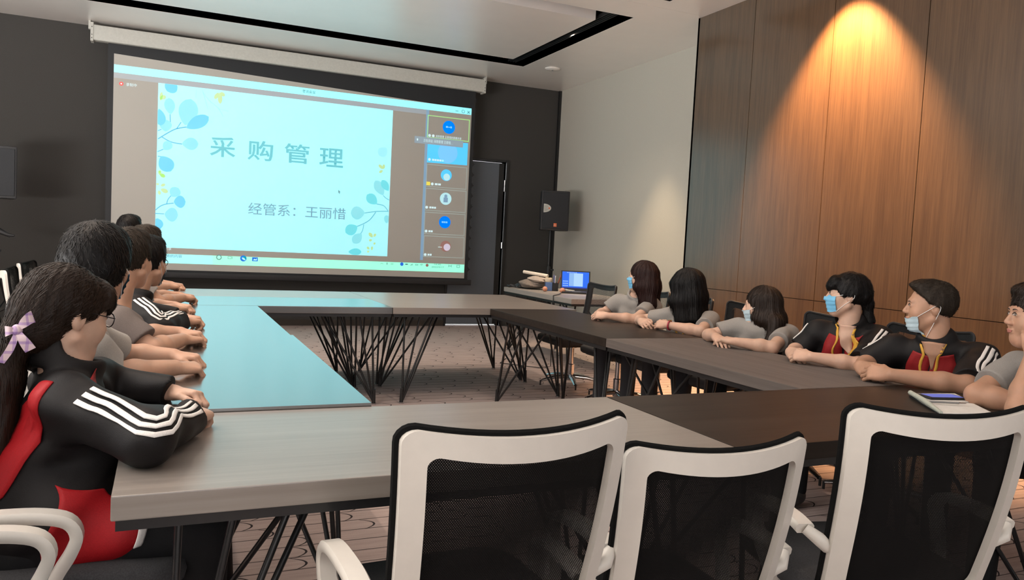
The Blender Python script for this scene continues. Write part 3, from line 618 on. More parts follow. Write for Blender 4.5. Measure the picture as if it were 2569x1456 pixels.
# ------------------------------------------------------------------ loudspeakers on stands
orange = plain('orange_badge', (.75, .16, .05), .4)
def loudspeaker(x, y, z, rz, label, plaque):
    t = thing('loudspeaker', label, 'loudspeaker', (x, y, z), rz, 'black loudspeakers on stands')
    w, d, h = .205, .19, .285
    MB().prism([(-w, -d), (w, -d), (w*.8, d), (-w*.8, d)], 2, 0, 2*h).build('cabinet', M['blackplastic'], t, bevel=.016)
    MB().box(-w+.022, w-.022, -d-.012, -d+.004, .03, 2*h-.03).build('grille', plain('speaker_grille', (.012, .014, .018), .6, 0, 400, .5, .5), t, bevel=.006)
    b = MB().box(-.02, .025, -d-.016, -d-.011, .055, .105); lo = b.build('logo_badge', orange, t, bevel=.002)
    l = bpy.data.curves.new('letters', 'FONT'); l.body = 'JBL'; l.size = .024; l.extrude = .0006; l.align_x = 'CENTER'
    lo2 = bpy.data.objects.new('letters', l); COL.objects.link(lo2); me = bpy.data.meshes.new_from_object(lo2.evaluated_get(bpy.context.evaluated_depsgraph_get())); bpy.data.objects.remove(lo2)
    me.materials.clear(); me.materials.append(M['white']); me.name = 'letters'
    o = bpy.data.objects.new('letters', me); COL.objects.link(o); o.parent = lo; o.location = (.0025, -d-.0168, .071); o.rotation_euler = (R_(90), 0, 0)
    if plaque:
        pts = [(-w+.022, .27-.0)]; pts = []
        for k in range(13):
            a = R_(-90+180*k/12); pts.append((-w+.03+.108*math.cos(a), .315+.062*math.sin(a)))
        pl = MB().prism(pts, 1, -d-.016, -d-.012).build('plaque', M['offwhite'], t)
        MB().box(-.105, -.085, -d-.018, -d-.0155, .303, .326).build('red_mark', orange, pl)
        m = MB()
        for k in range(6): m.box(-w+.04, -w+.075+.012*(k % 3), -d-.0175, -d-.0155, .275+k*.014, .279+k*.014)
        m.build('print_lines', M['greyplastic'], pl)
    return t
def stand(x, y, h, label, rz=0):
    t = thing('speaker_stand', label, 'speaker stand', (x, y, 0), rz, 'black tripod speaker stands')
    MB().lathe([(.019, .14), (.019, .95), (.001, .95)], 14).build('lower_pole', M['black'], t, True)
    MB().lathe([(.015, .90), (.015, h), (.001, h)], 14).build('upper_pole', M['black'], t, True)
    MB().lathe([(.026, .88), (.028, .89), (.028, .97), (.02, .98)], 14).build('collar', M['blackplastic'], t, True)
    MB().lathe([(.026, .70), (.028, .71), (.028, .76), (.02, .77)], 14).build('hub', M['blackplastic'], t, True)
    kn = MB().tube([(.02, -.02, .93), (.055, -.055, .93)], [.008, .016], 8); kn.build('knob', M['blackplastic'], t, True)
    for k in range(3):
        a = R_(200+120*k); c, s = math.cos(a), math.sin(a)
        b = MB().tube([(.025*c, .025*s, .73), (.55*c, .55*s, .015)], .012, 8).tube([(.015*c, .015*s, .22), (.30*c, .30*s, .355)], .008, 6)
        lg = b.build('leg', M['black'], t, True)
        MB().tube([(.535*c, .535*s, .03), (.56*c, .56*s, .006)], .017, 8).build('rubber_foot', M['blackplastic'], lg, True)
    return t
stand(5.15, 10.25, 1.56, 'black speaker stand in the right corner by the cream wall')
loudspeaker(5.15, 10.2, 1.503, R_(-16), 'black loudspeaker with white plaque, in the right corner beside the cream wall', True)
stand(-1.72, 10.2, 1.56, 'black speaker stand at the left edge against the charcoal wall')
loudspeaker(-1.72, 10.2, 1.503, R_(6), 'black loudspeaker cut off by the left edge of the picture', False)
# clamp arm on the left stand
b = thing('clamp_bracket', 'black clamp bracket sticking out from the left speaker stand', 'clamp', (-1.70, 10.16, 1.12))
MB().tube([(-.05, 0, .04), (.02, -.01, .03), (.10, -.02, -.01), (.17, -.03, -.02)], [.035, .035, .022, .012], 10).build('arm', M['blackplastic'], b, True)
MB().tube([(.10, -.02, -.01), (.13, -.022, -.03)], [.02, .014], 8).build('knob', M['blackplastic'], b, True)

# ------------------------------------------------------------------ things on the side desk
DT = TOP
def laptop(x, y, rz):
    t = thing('laptop', 'open black laptop with a bright blue screen on the side desk', 'laptop', (x, y, DT), rz)
    bs = MB().box(-.17, .17, -.235, 0, .002, .022).build('base', M['blackplastic'], t, bevel=.006)
    kb = MB()
    for r in range(5):
        for c in range(14): kb.box(-.15+c*.0215, -.15+c*.0215+.018, -.135+r*.0225, -.135+r*.0225+.019, .0222, .0245)
    kb.build('keyboard', plain('laptop_keys', (.03, .03, .032), .5), bs)
    MB().box(-.05, .05, -.215, -.155, .0221, .0226).build('touchpad', M['greyplastic'], bs)
    a = R_(14); up = lambda u, v, w: (u, math.sin(a)*v-w*math.cos(a)*-0-0, .022+math.cos(a)*v)
    def slab(u0, u1, v0, v1, w0, w1):
        vs = []
        for w in (w0, w1):
            for u, v in ((u0, v0), (u1, v0), (u1, v1), (u0, v1)):
                vs.append((u, math.sin(a)*v+w*math.cos(a), .022+math.cos(a)*v-w*math.sin(a)))
        return MB().add(vs, [(0, 1, 2, 3), (7, 6, 5, 4), (0, 4, 5, 1), (1, 5, 6, 2), (2, 6, 7, 3), (3, 7, 4, 0)])
    ld = slab(-.17, .17, 0, .235, 0, .012).build('lid', M['blackplastic'], t, bevel=.003)
    ds = slab(-.155, .155, .028, .222, -.0008, .0002).build('display', emit('laptop_desktop_blue', srgb(30, 110, 245), 1.0), ld)
    slab(-.075, .085, .052, .205, -.0016, -.0009).build('document_window', emit('laptop_window', srgb(176, 216, 252), 1.0), ds)
    slab(-.075, -.02, .052, .205, -.0020, -.0017).build('window_sidebar', emit('laptop_sidebar', srgb(140, 186, 242), 1.0), ds)
    ic = []
    mb = MB()
    for i in range(4):
        for j in range(3):
            mb.v += []; s = slab(-.145+i*.016, -.135+i*.016, .05+j*.026, .062+j*.026, -.0014, -.0009); mb.add(s.v, s.f)
    for i in range(7):
        s = slab(-.10+i*.017, -.09+i*.017, .208, .216, -.0014, -.0009); mb.add(s.v, s.f)
    mb.build('desktop_icon', emit('laptop_icons', srgb(170, 210, 250), 1.0), ds)
    s = slab(-.155, .155, .028, .040, -.0014, -.0009).build('taskbar', emit('laptop_taskbar', srgb(40, 60, 150), 1.0), ds)
laptop(4.33, 7.90, R_(-24))
t = thing('pen_organiser', 'black and translucent blue desk organiser filled with pens', 'pen organiser', (4.14, 8.14, DT), R_(-20))
MB().box(-.075, .005, -.06, .06, .001, .10).build('blue_box', plain('translucent_blue_plastic', (.10, .17, .36), .25), t, bevel=.006)
b = MB()
for x0, x1, y0, y1 in ((.008, .075, -.06, -.057), (.008, .075, .057, .06), (.008, .011, -.06, .06), (.072, .075, -.06, .06)): b.box(x0, x1, y0, y1, .001, .095)
b.box(.008, .075, -.06, .06, .001, .004); b.build('pen_cup', M['blackplastic'], t)
for i, (x, y, dx, dy, h, c, n, lbl) in enumerate([(.030, -.03, .008, -.02, .155, (.6, .62, .7), 'pen', 'white pen standing in the organiser, leftmost'), (.035, .0, -.006, .01, .16, (.08, .1, .35), 'pen', 'dark blue pen standing in the middle of the organiser'), (.05, .03, .0, .02, .15, (.65, .66, .7), 'pen', 'silver pen standing in the organiser behind the blue one'), (.05, -.02, .05, -.03, .175, (.35, .09, .05), 'marker', 'red brown marker leaning out of the organiser to the right')]):
    o = t.matrix_basis if False else None
    ca, sa = math.cos(R_(-20)), math.sin(R_(-20)); wx, wy = 4.14+x*ca-y*sa, 8.14+x*sa+y*ca
    p = thing(n, lbl, 'pen', (wx, wy, DT+.005), R_(-20), 'pens in the organiser')
    MB().tube([(0, 0, 0), (dx, dy, h)], .005 if n == 'pen' else .008, 8).build('barrel', plain('pen_plastic', c, .3), p, True)
    MB().tube([(dx, dy, h-.0), (dx*1.13, dy*1.13, h*1.13)], .0042 if n == 'pen' else .0085, 8).build('cap', plain('pen_cap', tuple(min(1, q*1.3) for q in c), .3), p, True)
t = thing('paper_roll', 'cream paper roll standing on top of the blue organiser box', 'paper roll', (4.115, 8.17, DT+.10))
MB().lathe([(.012, .002), (.04, .002), (.042, .006), (.042, .046), (.04, .05), (.012, .05)], 20).build('paper', plain('cream_paper', (.70, .58, .42), .8), t, True)
MB().lathe([(.009, .0), (.012, .0), (.012, .052), (.009, .052)], 16).build('core', plain('card_core', (.35, .25, .16), .8), t, True)
pink = plain('rose_gold_foam', (.60, .27, .17), .75, 0, 160, .15, .3)
def mic(x, y, rz, label):
    t = thing('microphone', label, 'microphone', (x, y, DT+.030), rz, 'handheld microphones on the side desk')
    MB().ball((0, 0, 0), (.034, .029, .029), 12).build('head', pink, t, True)
    MB().tube([(.026, 0, 0), (.034, 0, 0)], .021, 14).build('collar', M['chrome'], t, True)
    MB().tube([(.034, 0, 0), (.10, 0, -.006), (.20, 0, -.012)], [.019, .016, .013], 12).build('handle', M['offwhite'], t, True)
mic(3.98, 7.98, R_(60), 'pink headed microphone lying left of the blue organiser')
mic(4.10, 7.78, R_(20), 'pink headed microphone lying between the organiser and laptop')
# folded coat with a paper tube on it, cables
def blob(name, c, r, seed, mat, parent, org, folds=7, amp=.2, nz=.0):
    random.seed(seed); b = MB(); n, m = 20, 28; rings = []
    for i in range(n+1):
        t = -math.pi/2+math.pi*min(max(i/n, .02), .98); ring = []
        for k in range(m):
            a = 2*math.pi*k/m; q = 1+amp*.5*math.sin(folds*.5*a+seed+2*math.sin(3*t))*math.cos(t)+amp*.25*math.sin(folds*a+t*4+seed)
            z = math.sin(t)*r[2]*(1+amp*math.sin(2.5*a+seed*2)); z = max(z, -r[2]*.75)
            ring.append((c[0]+r[0]*math.cos(t)**.7*math.cos(a)*q, c[1]+r[1]*math.cos(t)**.7*math.sin(a)*q, c[2]+z))
        rings.append(ring)
    b.loft(rings); return b.build(name, mat, parent, True, origin=org)
coat = plain('grey_beige_cloth', (.20, .165, .14), .9, 0, 60, .15, .3)
t = thing('folded_coat', 'heap of folded grey beige clothing at the back of the side desk', 'clothing', (4.06, 8.40, DT))
o = (4.06, 8.40, DT)
blob('body', (4.02, 8.42, DT+.055), (.15, .19, .055), 3, coat, t, o, 6, .18); blob('sleeve', (4.06, 8.36, DT+.115), (.10, .18, .035), 5, plain('light_beige_cloth', (.42, .35, .30), .9), t, o, 5, .2)
blob('dark_lining', (3.93, 8.50, DT+.03), (.08, .10, .03), 8, M['blackplastic'], t, o, 5, .2)
t = tag(MB().tube([(3.97, 8.56, DT+.195), (4.16, 8.28, DT+.165)], .02, 12).build('paper_tube', plain('cream_tube', (.74, .66, .56), .7), None, True, origin=(3.97, 8.56, DT), loc=(3.97, 8.56, DT)), 'cream rolled paper tube lying across the folded clothing', 'paper tube')
t = tag(MB().tube([(3.80, 8.60, DT+.01), (3.78, 8.5, DT+.035), (3.83, 8.45, DT+.02), (3.79, 8.62, DT+.02), (3.86, 8.66, DT+.012)], .011, 8).build('black_cable', M['blackplastic'], None, True, origin=(3.8, 8.6, DT), loc=(3.8, 8.6, DT)), 'bundle of black cable on the far left corner of the side desk', 'cable')
t = tag(MB().tube([(4.26, 8.10, DT+.02), (4.29, 8.02, DT+.09), (4.25, 7.96, DT+.05), (4.2, 7.92, DT+.012)], .004, 8).build('looped_cable', M['blackplastic'], None, True, origin=(4.26, 8.1, DT), loc=(4.26, 8.1, DT)), 'thin black cable looping between the organiser and laptop', 'cable')
t = tag(MB().tube([(4.0, 7.62, DT+.01), (3.88, 7.44, DT+.008), (3.752, 7.32, DT+.003), (3.745, 7.30, DT-.05), (3.748, 7.3, .4), (3.755, 7.3, .012), (3.6, 7.25, .008), (3.3, 7.6, .008), (3.5, 7.9, .008)], .0045, 8).build('hanging_cable', M['blackplastic'], None, True, origin=(3.75, 7.3, 0), loc=(3.75, 7.3, 0)), 'black cable hanging over the left edge of the side desk', 'cable')
t = thing('handbag', 'dark purple bag behind the sheer mesh chair, by the cream wall', 'handbag', (5.05, 7.72, 0))
o = (5.05, 7.72, 0)
MB().box(4.88, 5.22, 7.58, 7.86, .43, .45).build('stool_top', M['black'], None) if False else None
blob('body', (5.05, 7.72, .60), (.16, .11, .16), 4, plain('dark_purple_leather', (.035, .02, .035), .35), t, o, 4, .12)
MB().tube([(4.93, 7.70, .68), (4.96, 7.70, .83), (5.05, 7.70, .87), (5.13, 7.70, .82), (5.16, 7.70, .68)], .012, 8).build('handle', M['blackplastic'], t, True, origin=o)
t = thing('stool', 'small black stool carrying the purple bag', 'stool', (5.05, 7.72, 0))
MB().box(-.18, .18, -.16, .16, .45, .475).build('seat', M['black'], t, bevel=.006)
for sx in (-1, 1):
    for sy in (-1, 1): MB().tube([(sx*.15, sy*.13, .45), (sx*.17, sy*.15, 0)], .012, 8).build('leg', M['black'], t, True)

# ------------------------------------------------------------------ notebook, phone, pen on the dark table
t = thing('notebook', 'open white notebook on the dark table in front of the person resting chin on hand', 'notebook', (2.68, 2.00, TOP))
o = (2.68, 2.00, TOP)
paper = plain('notebook_paper', (.66, .64, .60), .7)
def page(pts, z0, z1): return MB().add([(x, y, z0) for x, y in pts]+[(x, y, z1) for x, y in pts], [(3, 2, 1, 0), (4, 5, 6, 7), (0, 1, 5, 4), (1, 2, 6, 5), (2, 3, 7, 6), (3, 0, 4, 7)])
NB = [(2.755, 2.185), (2.98, 2.15), (2.76, 1.83), (2.53, 1.87)]
page(NB, TOP+.001, TOP+.004).build('cover', M['blackplastic'], t, origin=o)
page([(2.758, 2.178), (2.972, 2.146), (2.87, 1.998), (2.645, 2.03)], TOP+.004, TOP+.014).build('page_stack', paper, t, origin=o, bevel=.002)
page([(2.643, 2.026), (2.868, 1.994), (2.757, 1.836), (2.534, 1.874)], TOP+.004, TOP+.010).build('page_stack', paper, t, origin=o, bevel=.002)
b = MB(); b.tube([(2.755, 2.180, TOP+.017), (2.645, 2.030, TOP+.019), (2.535, 1.876, TOP+.012)], [.010, .011, .006], 8); b.build('curled_page', plain('grey_green_paper', (.42, .44, .38), .6), t, True, origin=o)
t = thing('smartphone', 'black smartphone with a glowing lilac screen lying on the open notebook', 'smartphone', (2.80, 2.075, TOP+.015), R_(-14))
MB().box(-.080, .080, -.038, .038, 0, .009).build('body', M['blackplastic'], t, bevel=.003)
MB().box(-.068, .068, -.033, .033, .0092, .0098).build('screen', emit('phone_screen', srgb(112, 118, 205), .9), t)
t = thing('pen', 'slim silver pen lying across the open notebook', 'pen', (2.70, 1.985, TOP+.020), R_(-26))
MB().tube([(-.06, 0, 0), (.05, 0, 0)], .004, 8).build('barrel', M['greyplastic'], t, True); MB().tube([(.05, 0, 0), (.078, 0, 0)], [.004, .001], 8).build('tip', M['chrome'], t, True)
# ------------------------------------------------------------------ signed distance modelling for people
def V(*a): return np.array(a, float)
def unit(v): v = np.asarray(v, float); return v/np.linalg.norm(v)
class Sdf:
    def __init__(s): s.ops = []; s.disp = None; s.damp = 0.0
    def op(s, fn, c, R, k, mode): s.ops.append((fn, np.asarray(c, float), R, k, mode)); return s
    def cap(s, p, q, r1, r2=None, k=.01, mode='u'):
        p, q = np.asarray(p, float), np.asarray(q, float); r2 = r1 if r2 is None else r2; ba = q-p; bb = ba@ba+1e-12
        def fn(P):
            t = np.clip((P-p)@ba/bb, 0, 1); return np.linalg.norm(P-p-t[..., None]*ba, axis=-1)-(r1+(r2-r1)*t)
        return s.op(fn, (p+q)/2, math.sqrt(bb)/2+max(r1, r2), k, mode)
    def ell(s, c, r, A=None, k=.01, mode='u'):
        c = np.asarray(c, float); r = np.asarray(r, float); A = np.eye(3) if A is None else A
        def fn(P):
            q = (P-c)@A.T; k0 = np.linalg.norm(q/r, axis=-1); k1 = np.linalg.norm(q/(r*r), axis=-1)+1e-9; return k0*(k0-1)/k1
        return s.op(fn, c, float(r.max()), k, mode)
    def ecap(s, p, q, w1, d1, w2, d2, side, k=.03, mode='u'):
        p, q = np.asarray(p, float), np.asarray(q, float); L = np.linalg.norm(q-p); a = (q-p)/L
        sd = np.asarray(side, float); sd = unit(sd-a*(sd@a)); vv = np.cross(a, sd)
        def fn(P):
            r = P-p; h = r@a; t = np.clip(h/L, 0, 1); w = w1+(w2-w1)*t; d = d1+(d2-d1)*t; m = np.minimum(w, d)
            hr = h-t*L; re = np.sqrt(((r@sd)/w)**2+((r@vv)/d)**2+(hr/m)**2); return (re-1)*m
        return s.op(fn, (p+q)/2, L/2+max(w1, w2, d1, d2), k, mode)
    def half(s, c, n, k=.004, mode='i'):      # keep the side the normal points to
        c = np.asarray(c, float); n = unit(n)
        return s.op(lambda P: -((P-c)@n), c, 99, k, mode)
    def cyl(s, c, a, R, hl, k=.003, mode='s'):
        c = np.asarray(c, float); a = unit(a)
        def fn(P):
            q = P-c; h = q@a; rad = np.linalg.norm(q-h[..., None]*a, axis=-1)-R; return np.maximum(np.abs(h)-hl, rad)
        return s.op(fn, c, math.hypot(R, hl), k, mode)
    def tor(s, c, n, R, r, fl=1.0, k=.01, mode='u'):
        c = np.asarray(c, float); n = unit(n)
        def fn(P):
            q = P-c; h = q@n; rad = np.linalg.norm(q-h[..., None]*n, axis=-1)-R; return np.sqrt(rad**2+(h/fl)**2)-r
        return s.op(fn, c, R+r*max(1, fl), k, mode)
    @staticmethod
    def comb(d, e, k, mode):
        if mode == 'u':
            h = np.clip(.5+.5*(d-e)/k, 0, 1); return d+(e-d)*h-k*h*(1-h)
        if mode == 's': e = -e
        h = np.clip(.5-.5*(d-e)/k, 0, 1); return d+(e-d)*h+k*h*(1-h)
    def __call__(s, P):
        d = np.full(P.shape[:-1], 1e3)
        for fn, c, R, k, m in s.ops: d = s.comb(d, fn(P), k, m)
        if s.disp is not None: d = d+s.disp(P)
        return d
    def mesh(s, h):
        B = 8
        us = [o for o in s.ops if o[4] == 'u']
        lo = np.min([o[1]-o[2] for o in us], 0)-3*h; hi = np.max([o[1]+o[2] for o in us], 0)+3*h
        nb = np.ceil((hi-lo)/(h*B)).astype(int)+1
        bi = np.stack(np.meshgrid(*[np.arange(n) for n in nb], indexing='ij'), -1).reshape(-1, 3)
        bc = lo+(bi*B+(B-1)/2)*h; dc = s(bc); hd = B*h*.87+2.2*h+s.damp
        act = np.abs(dc) < hd
        n = nb*B; D = np.repeat(np.repeat(np.repeat(np.where(dc < 0, -1.0, 1.0).astype(np.float32).reshape(nb), B, 0), B, 1), B, 2)
        ai = bi[act]; ac = bc[act]
        loc = np.stack(np.meshgrid(*[np.arange(B)]*3, indexing='ij'), -1).reshape(-1, 3)
        P = lo+(ai[:, None, :]*B+loc[None])*h
        d = np.full(P.shape[:2], 1e3); hb = B*h*.87
        up = np.abs(dc[act])
        for fn, c, R, k, m in s.ops:
            if R > 50: sel = slice(None)
            else:
                lb = np.linalg.norm(ac-c, axis=1)-R-hb; sel = lb < (k+.03+2*hb if m == 'u' else k+.03)
                if not sel.any(): continue
            d[sel] = s.comb(d[sel], fn(P[sel]), k, m)
        if s.disp is not None: d = d+s.disp(P)
        I = ai[:, None, :]*B+loc[None]; I = I.reshape(-1, 3); D[I[:, 0], I[:, 1], I[:, 2]] = d.reshape(-1)
        S = D < 0
        c8 = [(i, j, k) for i in (0, 1) for j in (0, 1) for k in (0, 1)]
        sl = lambda A, o: A[o[0]:A.shape[0]-1+o[0], o[1]:A.shape[1]-1+o[1], o[2]:A.shape[2]-1+o[2]]
        anyv = np.zeros(tuple(np.array(S.shape)-1), bool); allv = np.ones_like(anyv)
        for o in c8: anyv |= sl(S, o); allv &= sl(S, o)
        cells = np.argwhere(anyv & ~allv); vid = np.full(anyv.shape, -1, np.int32); vid[tuple(cells.T)] = np.arange(len(cells))
        val = np.stack([D[cells[:, 0]+o[0], cells[:, 1]+o[1], cells[:, 2]+o[2]] for o in c8], 1)
        acc = np.zeros((len(cells), 3)); cnt = np.zeros(len(cells)); C8 = np.array(c8, float)
        for a in range(8):
            for b in range(a+1, 8):
                if np.abs(C8[a]-C8[b]).sum() != 1: continue
                x = (val[:, a] < 0) != (val[:, b] < 0); t = np.where(x, val[:, a]/(val[:, a]-val[:, b]+1e-12), 0)
                acc += np.where(x[:, None], C8[a]+(C8[b]-C8[a])*t[:, None], 0); cnt += x
        verts = lo+(cells+acc/cnt[:, None])*h
        faces = []
        for ax in range(3):
            o = [0, 0, 0]; o[ax] = 1
            A = S[:S.shape[0]-o[0], :S.shape[1]-o[1], :S.shape[2]-o[2]]; Bq = S[o[0]:, o[1]:, o[2]:]
            e = np.argwhere(A != Bq); b, c = (ax+1) % 3, (ax+2) % 3
            e = e[(e[:, b] > 0) & (e[:, c] > 0) & (e[:, b] < vid.shape[b]) & (e[:, c] < vid.shape[c])]
            if not len(e): continue
            fl = A[tuple(e.T)]
            def g(db, dc_):
                q = e.copy(); q[:, b] += db; q[:, c] += dc_; return vid[tuple(q.T)]
            Q = np.stack([g(-1, -1), g(0, -1), g(0, 0), g(-1, 0)], 1); Q[~fl] = Q[~fl][:, ::-1]
            faces.append(Q)
        F = np.concatenate(faces); F = F[(F >= 0).all(1)]
        return verts, F
def np_obj(name, verts, F, mat, parent, origin, smooth=True):
    me = bpy.data.meshes.new(name); v = (verts-np.asarray(origin)).astype(np.float32)
    F = np.asarray(F, np.int32); k = F.shape[1]
    me.vertices.add(len(v)); me.vertices.foreach_set('co', v.ravel()); me.loops.add(F.size); me.loops.foreach_set('vertex_index', F.ravel())
    me.polygons.add(len(F)); me.polygons.foreach_set('loop_start', np.arange(0, F.size, k, dtype=np.int32)); me.polygons.foreach_set('loop_total', np.full(len(F), k, np.int32))
    me.update(calc_edges=True); me.validate()
    if smooth: me.polygons.foreach_set('use_smooth', np.ones(len(me.polygons), bool))
    me.materials.append(mat); o = bpy.data.objects.new(name, me); COL.objects.link(o)
    if parent is not None: o.parent = parent
    return o
def grad(f, P, e=.002):
    g = np.stack([f(P+np.eye(3)[i]*e)-f(P-np.eye(3)[i]*e) for i in range(3)], -1); return g/(np.linalg.norm(g, axis=-1, keepdims=True)+1e-9)
def project(f, P, off, it=6):
    P = np.array(P, float)
    for _ in range(it):
        d = f(P); P = P-(np.clip(d-off, -.03, .03)*.9)[..., None]*grad(f, P)
    return P
def patch(f, G, off=.002, th=.003, it=6, smooth=0):
    """grid of points (n,m,3) pulled onto the surface, given thickness; returns verts, quads"""
    G = project(f, G, off, it); n, m = G.shape[:2]
    for _ in range(smooth):
        H = G.copy(); H[1:-1, 1:-1] = (G[:-2, 1:-1]+G[2:, 1:-1]+G[1:-1, :-2]+G[1:-1, 2:])/4; G = H
    N = grad(f, G); Bk = G-N*th; v = np.concatenate([G.reshape(-1, 3), Bk.reshape(-1, 3)]); o = n*m; q = []
    for i in range(n-1):
        for j in range(m-1):
            a, b, c, d = i*m+j, i*m+j+1, (i+1)*m+j+1, (i+1)*m+j; q += [(a, b, c, d), (o+d, o+c, o+b, o+a)]
    rim = [(0, j) for j in range(m)]+[(i, m-1) for i in range(1, n)]+[(n-1, j) for j in range(m-2, -1, -1)]+[(i, 0) for i in range(n-2, 0, -1)]
    rim = [i*m+j for i, j in rim]
    for i in range(len(rim)):
        a, b = rim[i], rim[(i+1) % len(rim)]; q.append((a, o+a, o+b, b))
    return v, q, G
def patch_obj(name, f, G, mat, parent, org, off=.002, th=.003, it=6, smooth=0):
    v, q, g = patch(f, np.asarray(G, float), off, th, it, smooth)
    return np_obj(name, v, q, mat, parent, org), g
def bez(pts, n):
    """smooth curve through points -> (n,3)"""
    P = [np.asarray(p, float) for p in pts]; out = []
    for i in range(n):
        u = i/(n-1)*(len(P)-1); k = min(int(u), len(P)-2); t = u-k
        p0, p1, p2, p3 = P[max(k-1, 0)], P[k], P[k+1], P[min(k+2, len(P)-1)]
        out.append(.5*(2*p1+(p2-p0)*t+(2*p0-5*p1+4*p2-p3)*t*t+(3*p1-p0-3*p2+p3)*t**3))
    return np.array(out)
def ruled(A, Bq, n, m):
    a, b = bez(A, n), bez(Bq, n); t = np.linspace(0, 1, m)[None, :, None]; return a[:, None]*(1-t)+b[:, None]*t

# ------------------------------------------------------------------ people materials
def skin_mat(name, c):
    m, nt, b = nodes(name); v = coord(nt)
    f = noise(nt, v, 14, 4); g = noise(nt, v, 300, 2)
    lo = tuple(x*.88 for x in c); hi = (min(1, c[0]*1.08), c[1]*1.03, c[2]*1.03)
    link(nt, ramp(nt, f, [(.3, lo), (.7, hi)]), b.inputs['Base Color']); setp(b, Roughness=.48)
    b.inputs['Subsurface Weight'].default_value = .12; b.inputs['Subsurface Radius'].default_value = (.010, .004, .002); b.inputs['Subsurface Scale'].default_value = .6
    b.inputs['Specular IOR Level'].default_value = .4; bump(nt, b, g, .12, .0006); return m
def hair_mat(name, c, rough=.38):
    m, nt, b = nodes(name); f = noise(nt, coord(nt, scale=(150, 150, 9)), 1.0, 4); g = noise(nt, coord(nt, scale=(420, 420, 24)), 1.0, 2)
    h = mth(nt, 'ADD', mth(nt, 'MULTIPLY', f, .6), mth(nt, 'MULTIPLY', g, .4))
    link(nt, ramp(nt, h, [(.3, tuple(x*.55 for x in c)), (.7, tuple(x*1.45 for x in c))]), b.inputs['Base Color'])
    setp(b, Roughness=rough+.10); b.inputs['Specular IOR Level'].default_value = .22; bump(nt, b, h, .6, .003); return m
def cloth(name, c, rough=.85, sheen=0.0, bmp=.25):
    m = plain(name, c, rough, 0, 380, .12, bmp); b = m.node_tree.nodes['Principled BSDF']; b.inputs['Specular IOR Level'].default_value = .25
    if sheen: b.inputs['Sheen Weight'].default_value = sheen
    return m
SK = [skin_mat('skin_warm', (.50, .30, .205)), skin_mat('skin_fair', (.56, .365, .27)), skin_mat('skin_tan', (.43, .245, .16))]
HR = {'black': hair_mat('black_hair', (.0055, .0045, .0045)), 'brown': hair_mat('dark_brown_hair', (.018, .010, .0065)), 'red': hair_mat('reddish_brown_hair', (.022, .0075, .006)), 'soft': hair_mat('soft_brown_hair', (.028, .020, .014), .5)}
CL = {'polo': cloth('grey_polo_cotton', (.27, .255, .24)), 'tee': cloth('light_grey_tee', (.36, .34, .315)), 'brown': cloth('brown_grey_tee', (.15, .125, .115)), 'jacket': cloth('black_track_polyester', (.006, .005, .0055), .6),
      'red': cloth('red_track_polyester', (.33, .006, .010), .55), 'darkred': cloth('dark_red_lining', (.26, .014, .016), .6), 'stripe': cloth('white_stripe', (.78, .75, .72), .55), 'jeans': cloth('dark_grey_denim', (.035, .035, .04)), 'blackp': cloth('black_trousers', (.010, .010, .011)),
      'gold': cloth('gold_ribbon', (.62, .34, .05), .5), 'mask': cloth('blue_face_mask', (.17, .46, .70), .7), 'maskw': cloth('pale_face_mask', (.46, .58, .64), .7), 'navy': cloth('navy_trim', (.03, .03, .06))}
PM = {'eyew': plain('eye_white', (.40, .36, .33), .3), 'iris': plain('dark_iris', (.012, .008, .006), .12), 'brow': plain('brow_hair', (.018, .013, .011), .7), 'lip': plain('lips', (.42, .16, .13), .4), 'wire': plain('spectacle_wire', (.03, .03, .035), .25, .6), 'loop': plain('mask_loop', (.75, .74, .72), .7),
      'shoe': plain('white_shoe', (.55, .54, .52), .5), 'shoeb': plain('dark_shoe', (.03, .03, .03), .5), 'bow': None, 'strap': plain('red_strap', (.32, .02, .04), .4), 'gold': plain('gold_metal', (.8, .55, .2), .25, 1.0)}
def bow_mat():
    m, nt, b = nodes('lilac_plaid_ribbon'); t = nt.nodes.new('ShaderNodeTexCoord'); s = nt.nodes.new('ShaderNodeSeparateXYZ'); link(nt, t.outputs['Object'], s.inputs[0])
    a = mth(nt, 'LESS_THAN', mth(nt, 'FRACT', mth(nt, 'DIVIDE', s.outputs[2], .022)), .3); c = mth(nt, 'LESS_THAN', mth(nt, 'FRACT', mth(nt, 'DIVIDE', mth(nt, 'ADD', s.outputs[0], s.outputs[1]), .024)), .3)
    e = mth(nt, 'MULTIPLY', mth(nt, 'ADD', a, c), .5); link(nt, ramp(nt, e, [(0, (.62, .48, .52)), (.5, (.42, .28, .46)), (1, (.28, .17, .38))]), b.inputs['Base Color']); setp(b, Roughness=.6); return m
PM['bow'] = bow_mat()

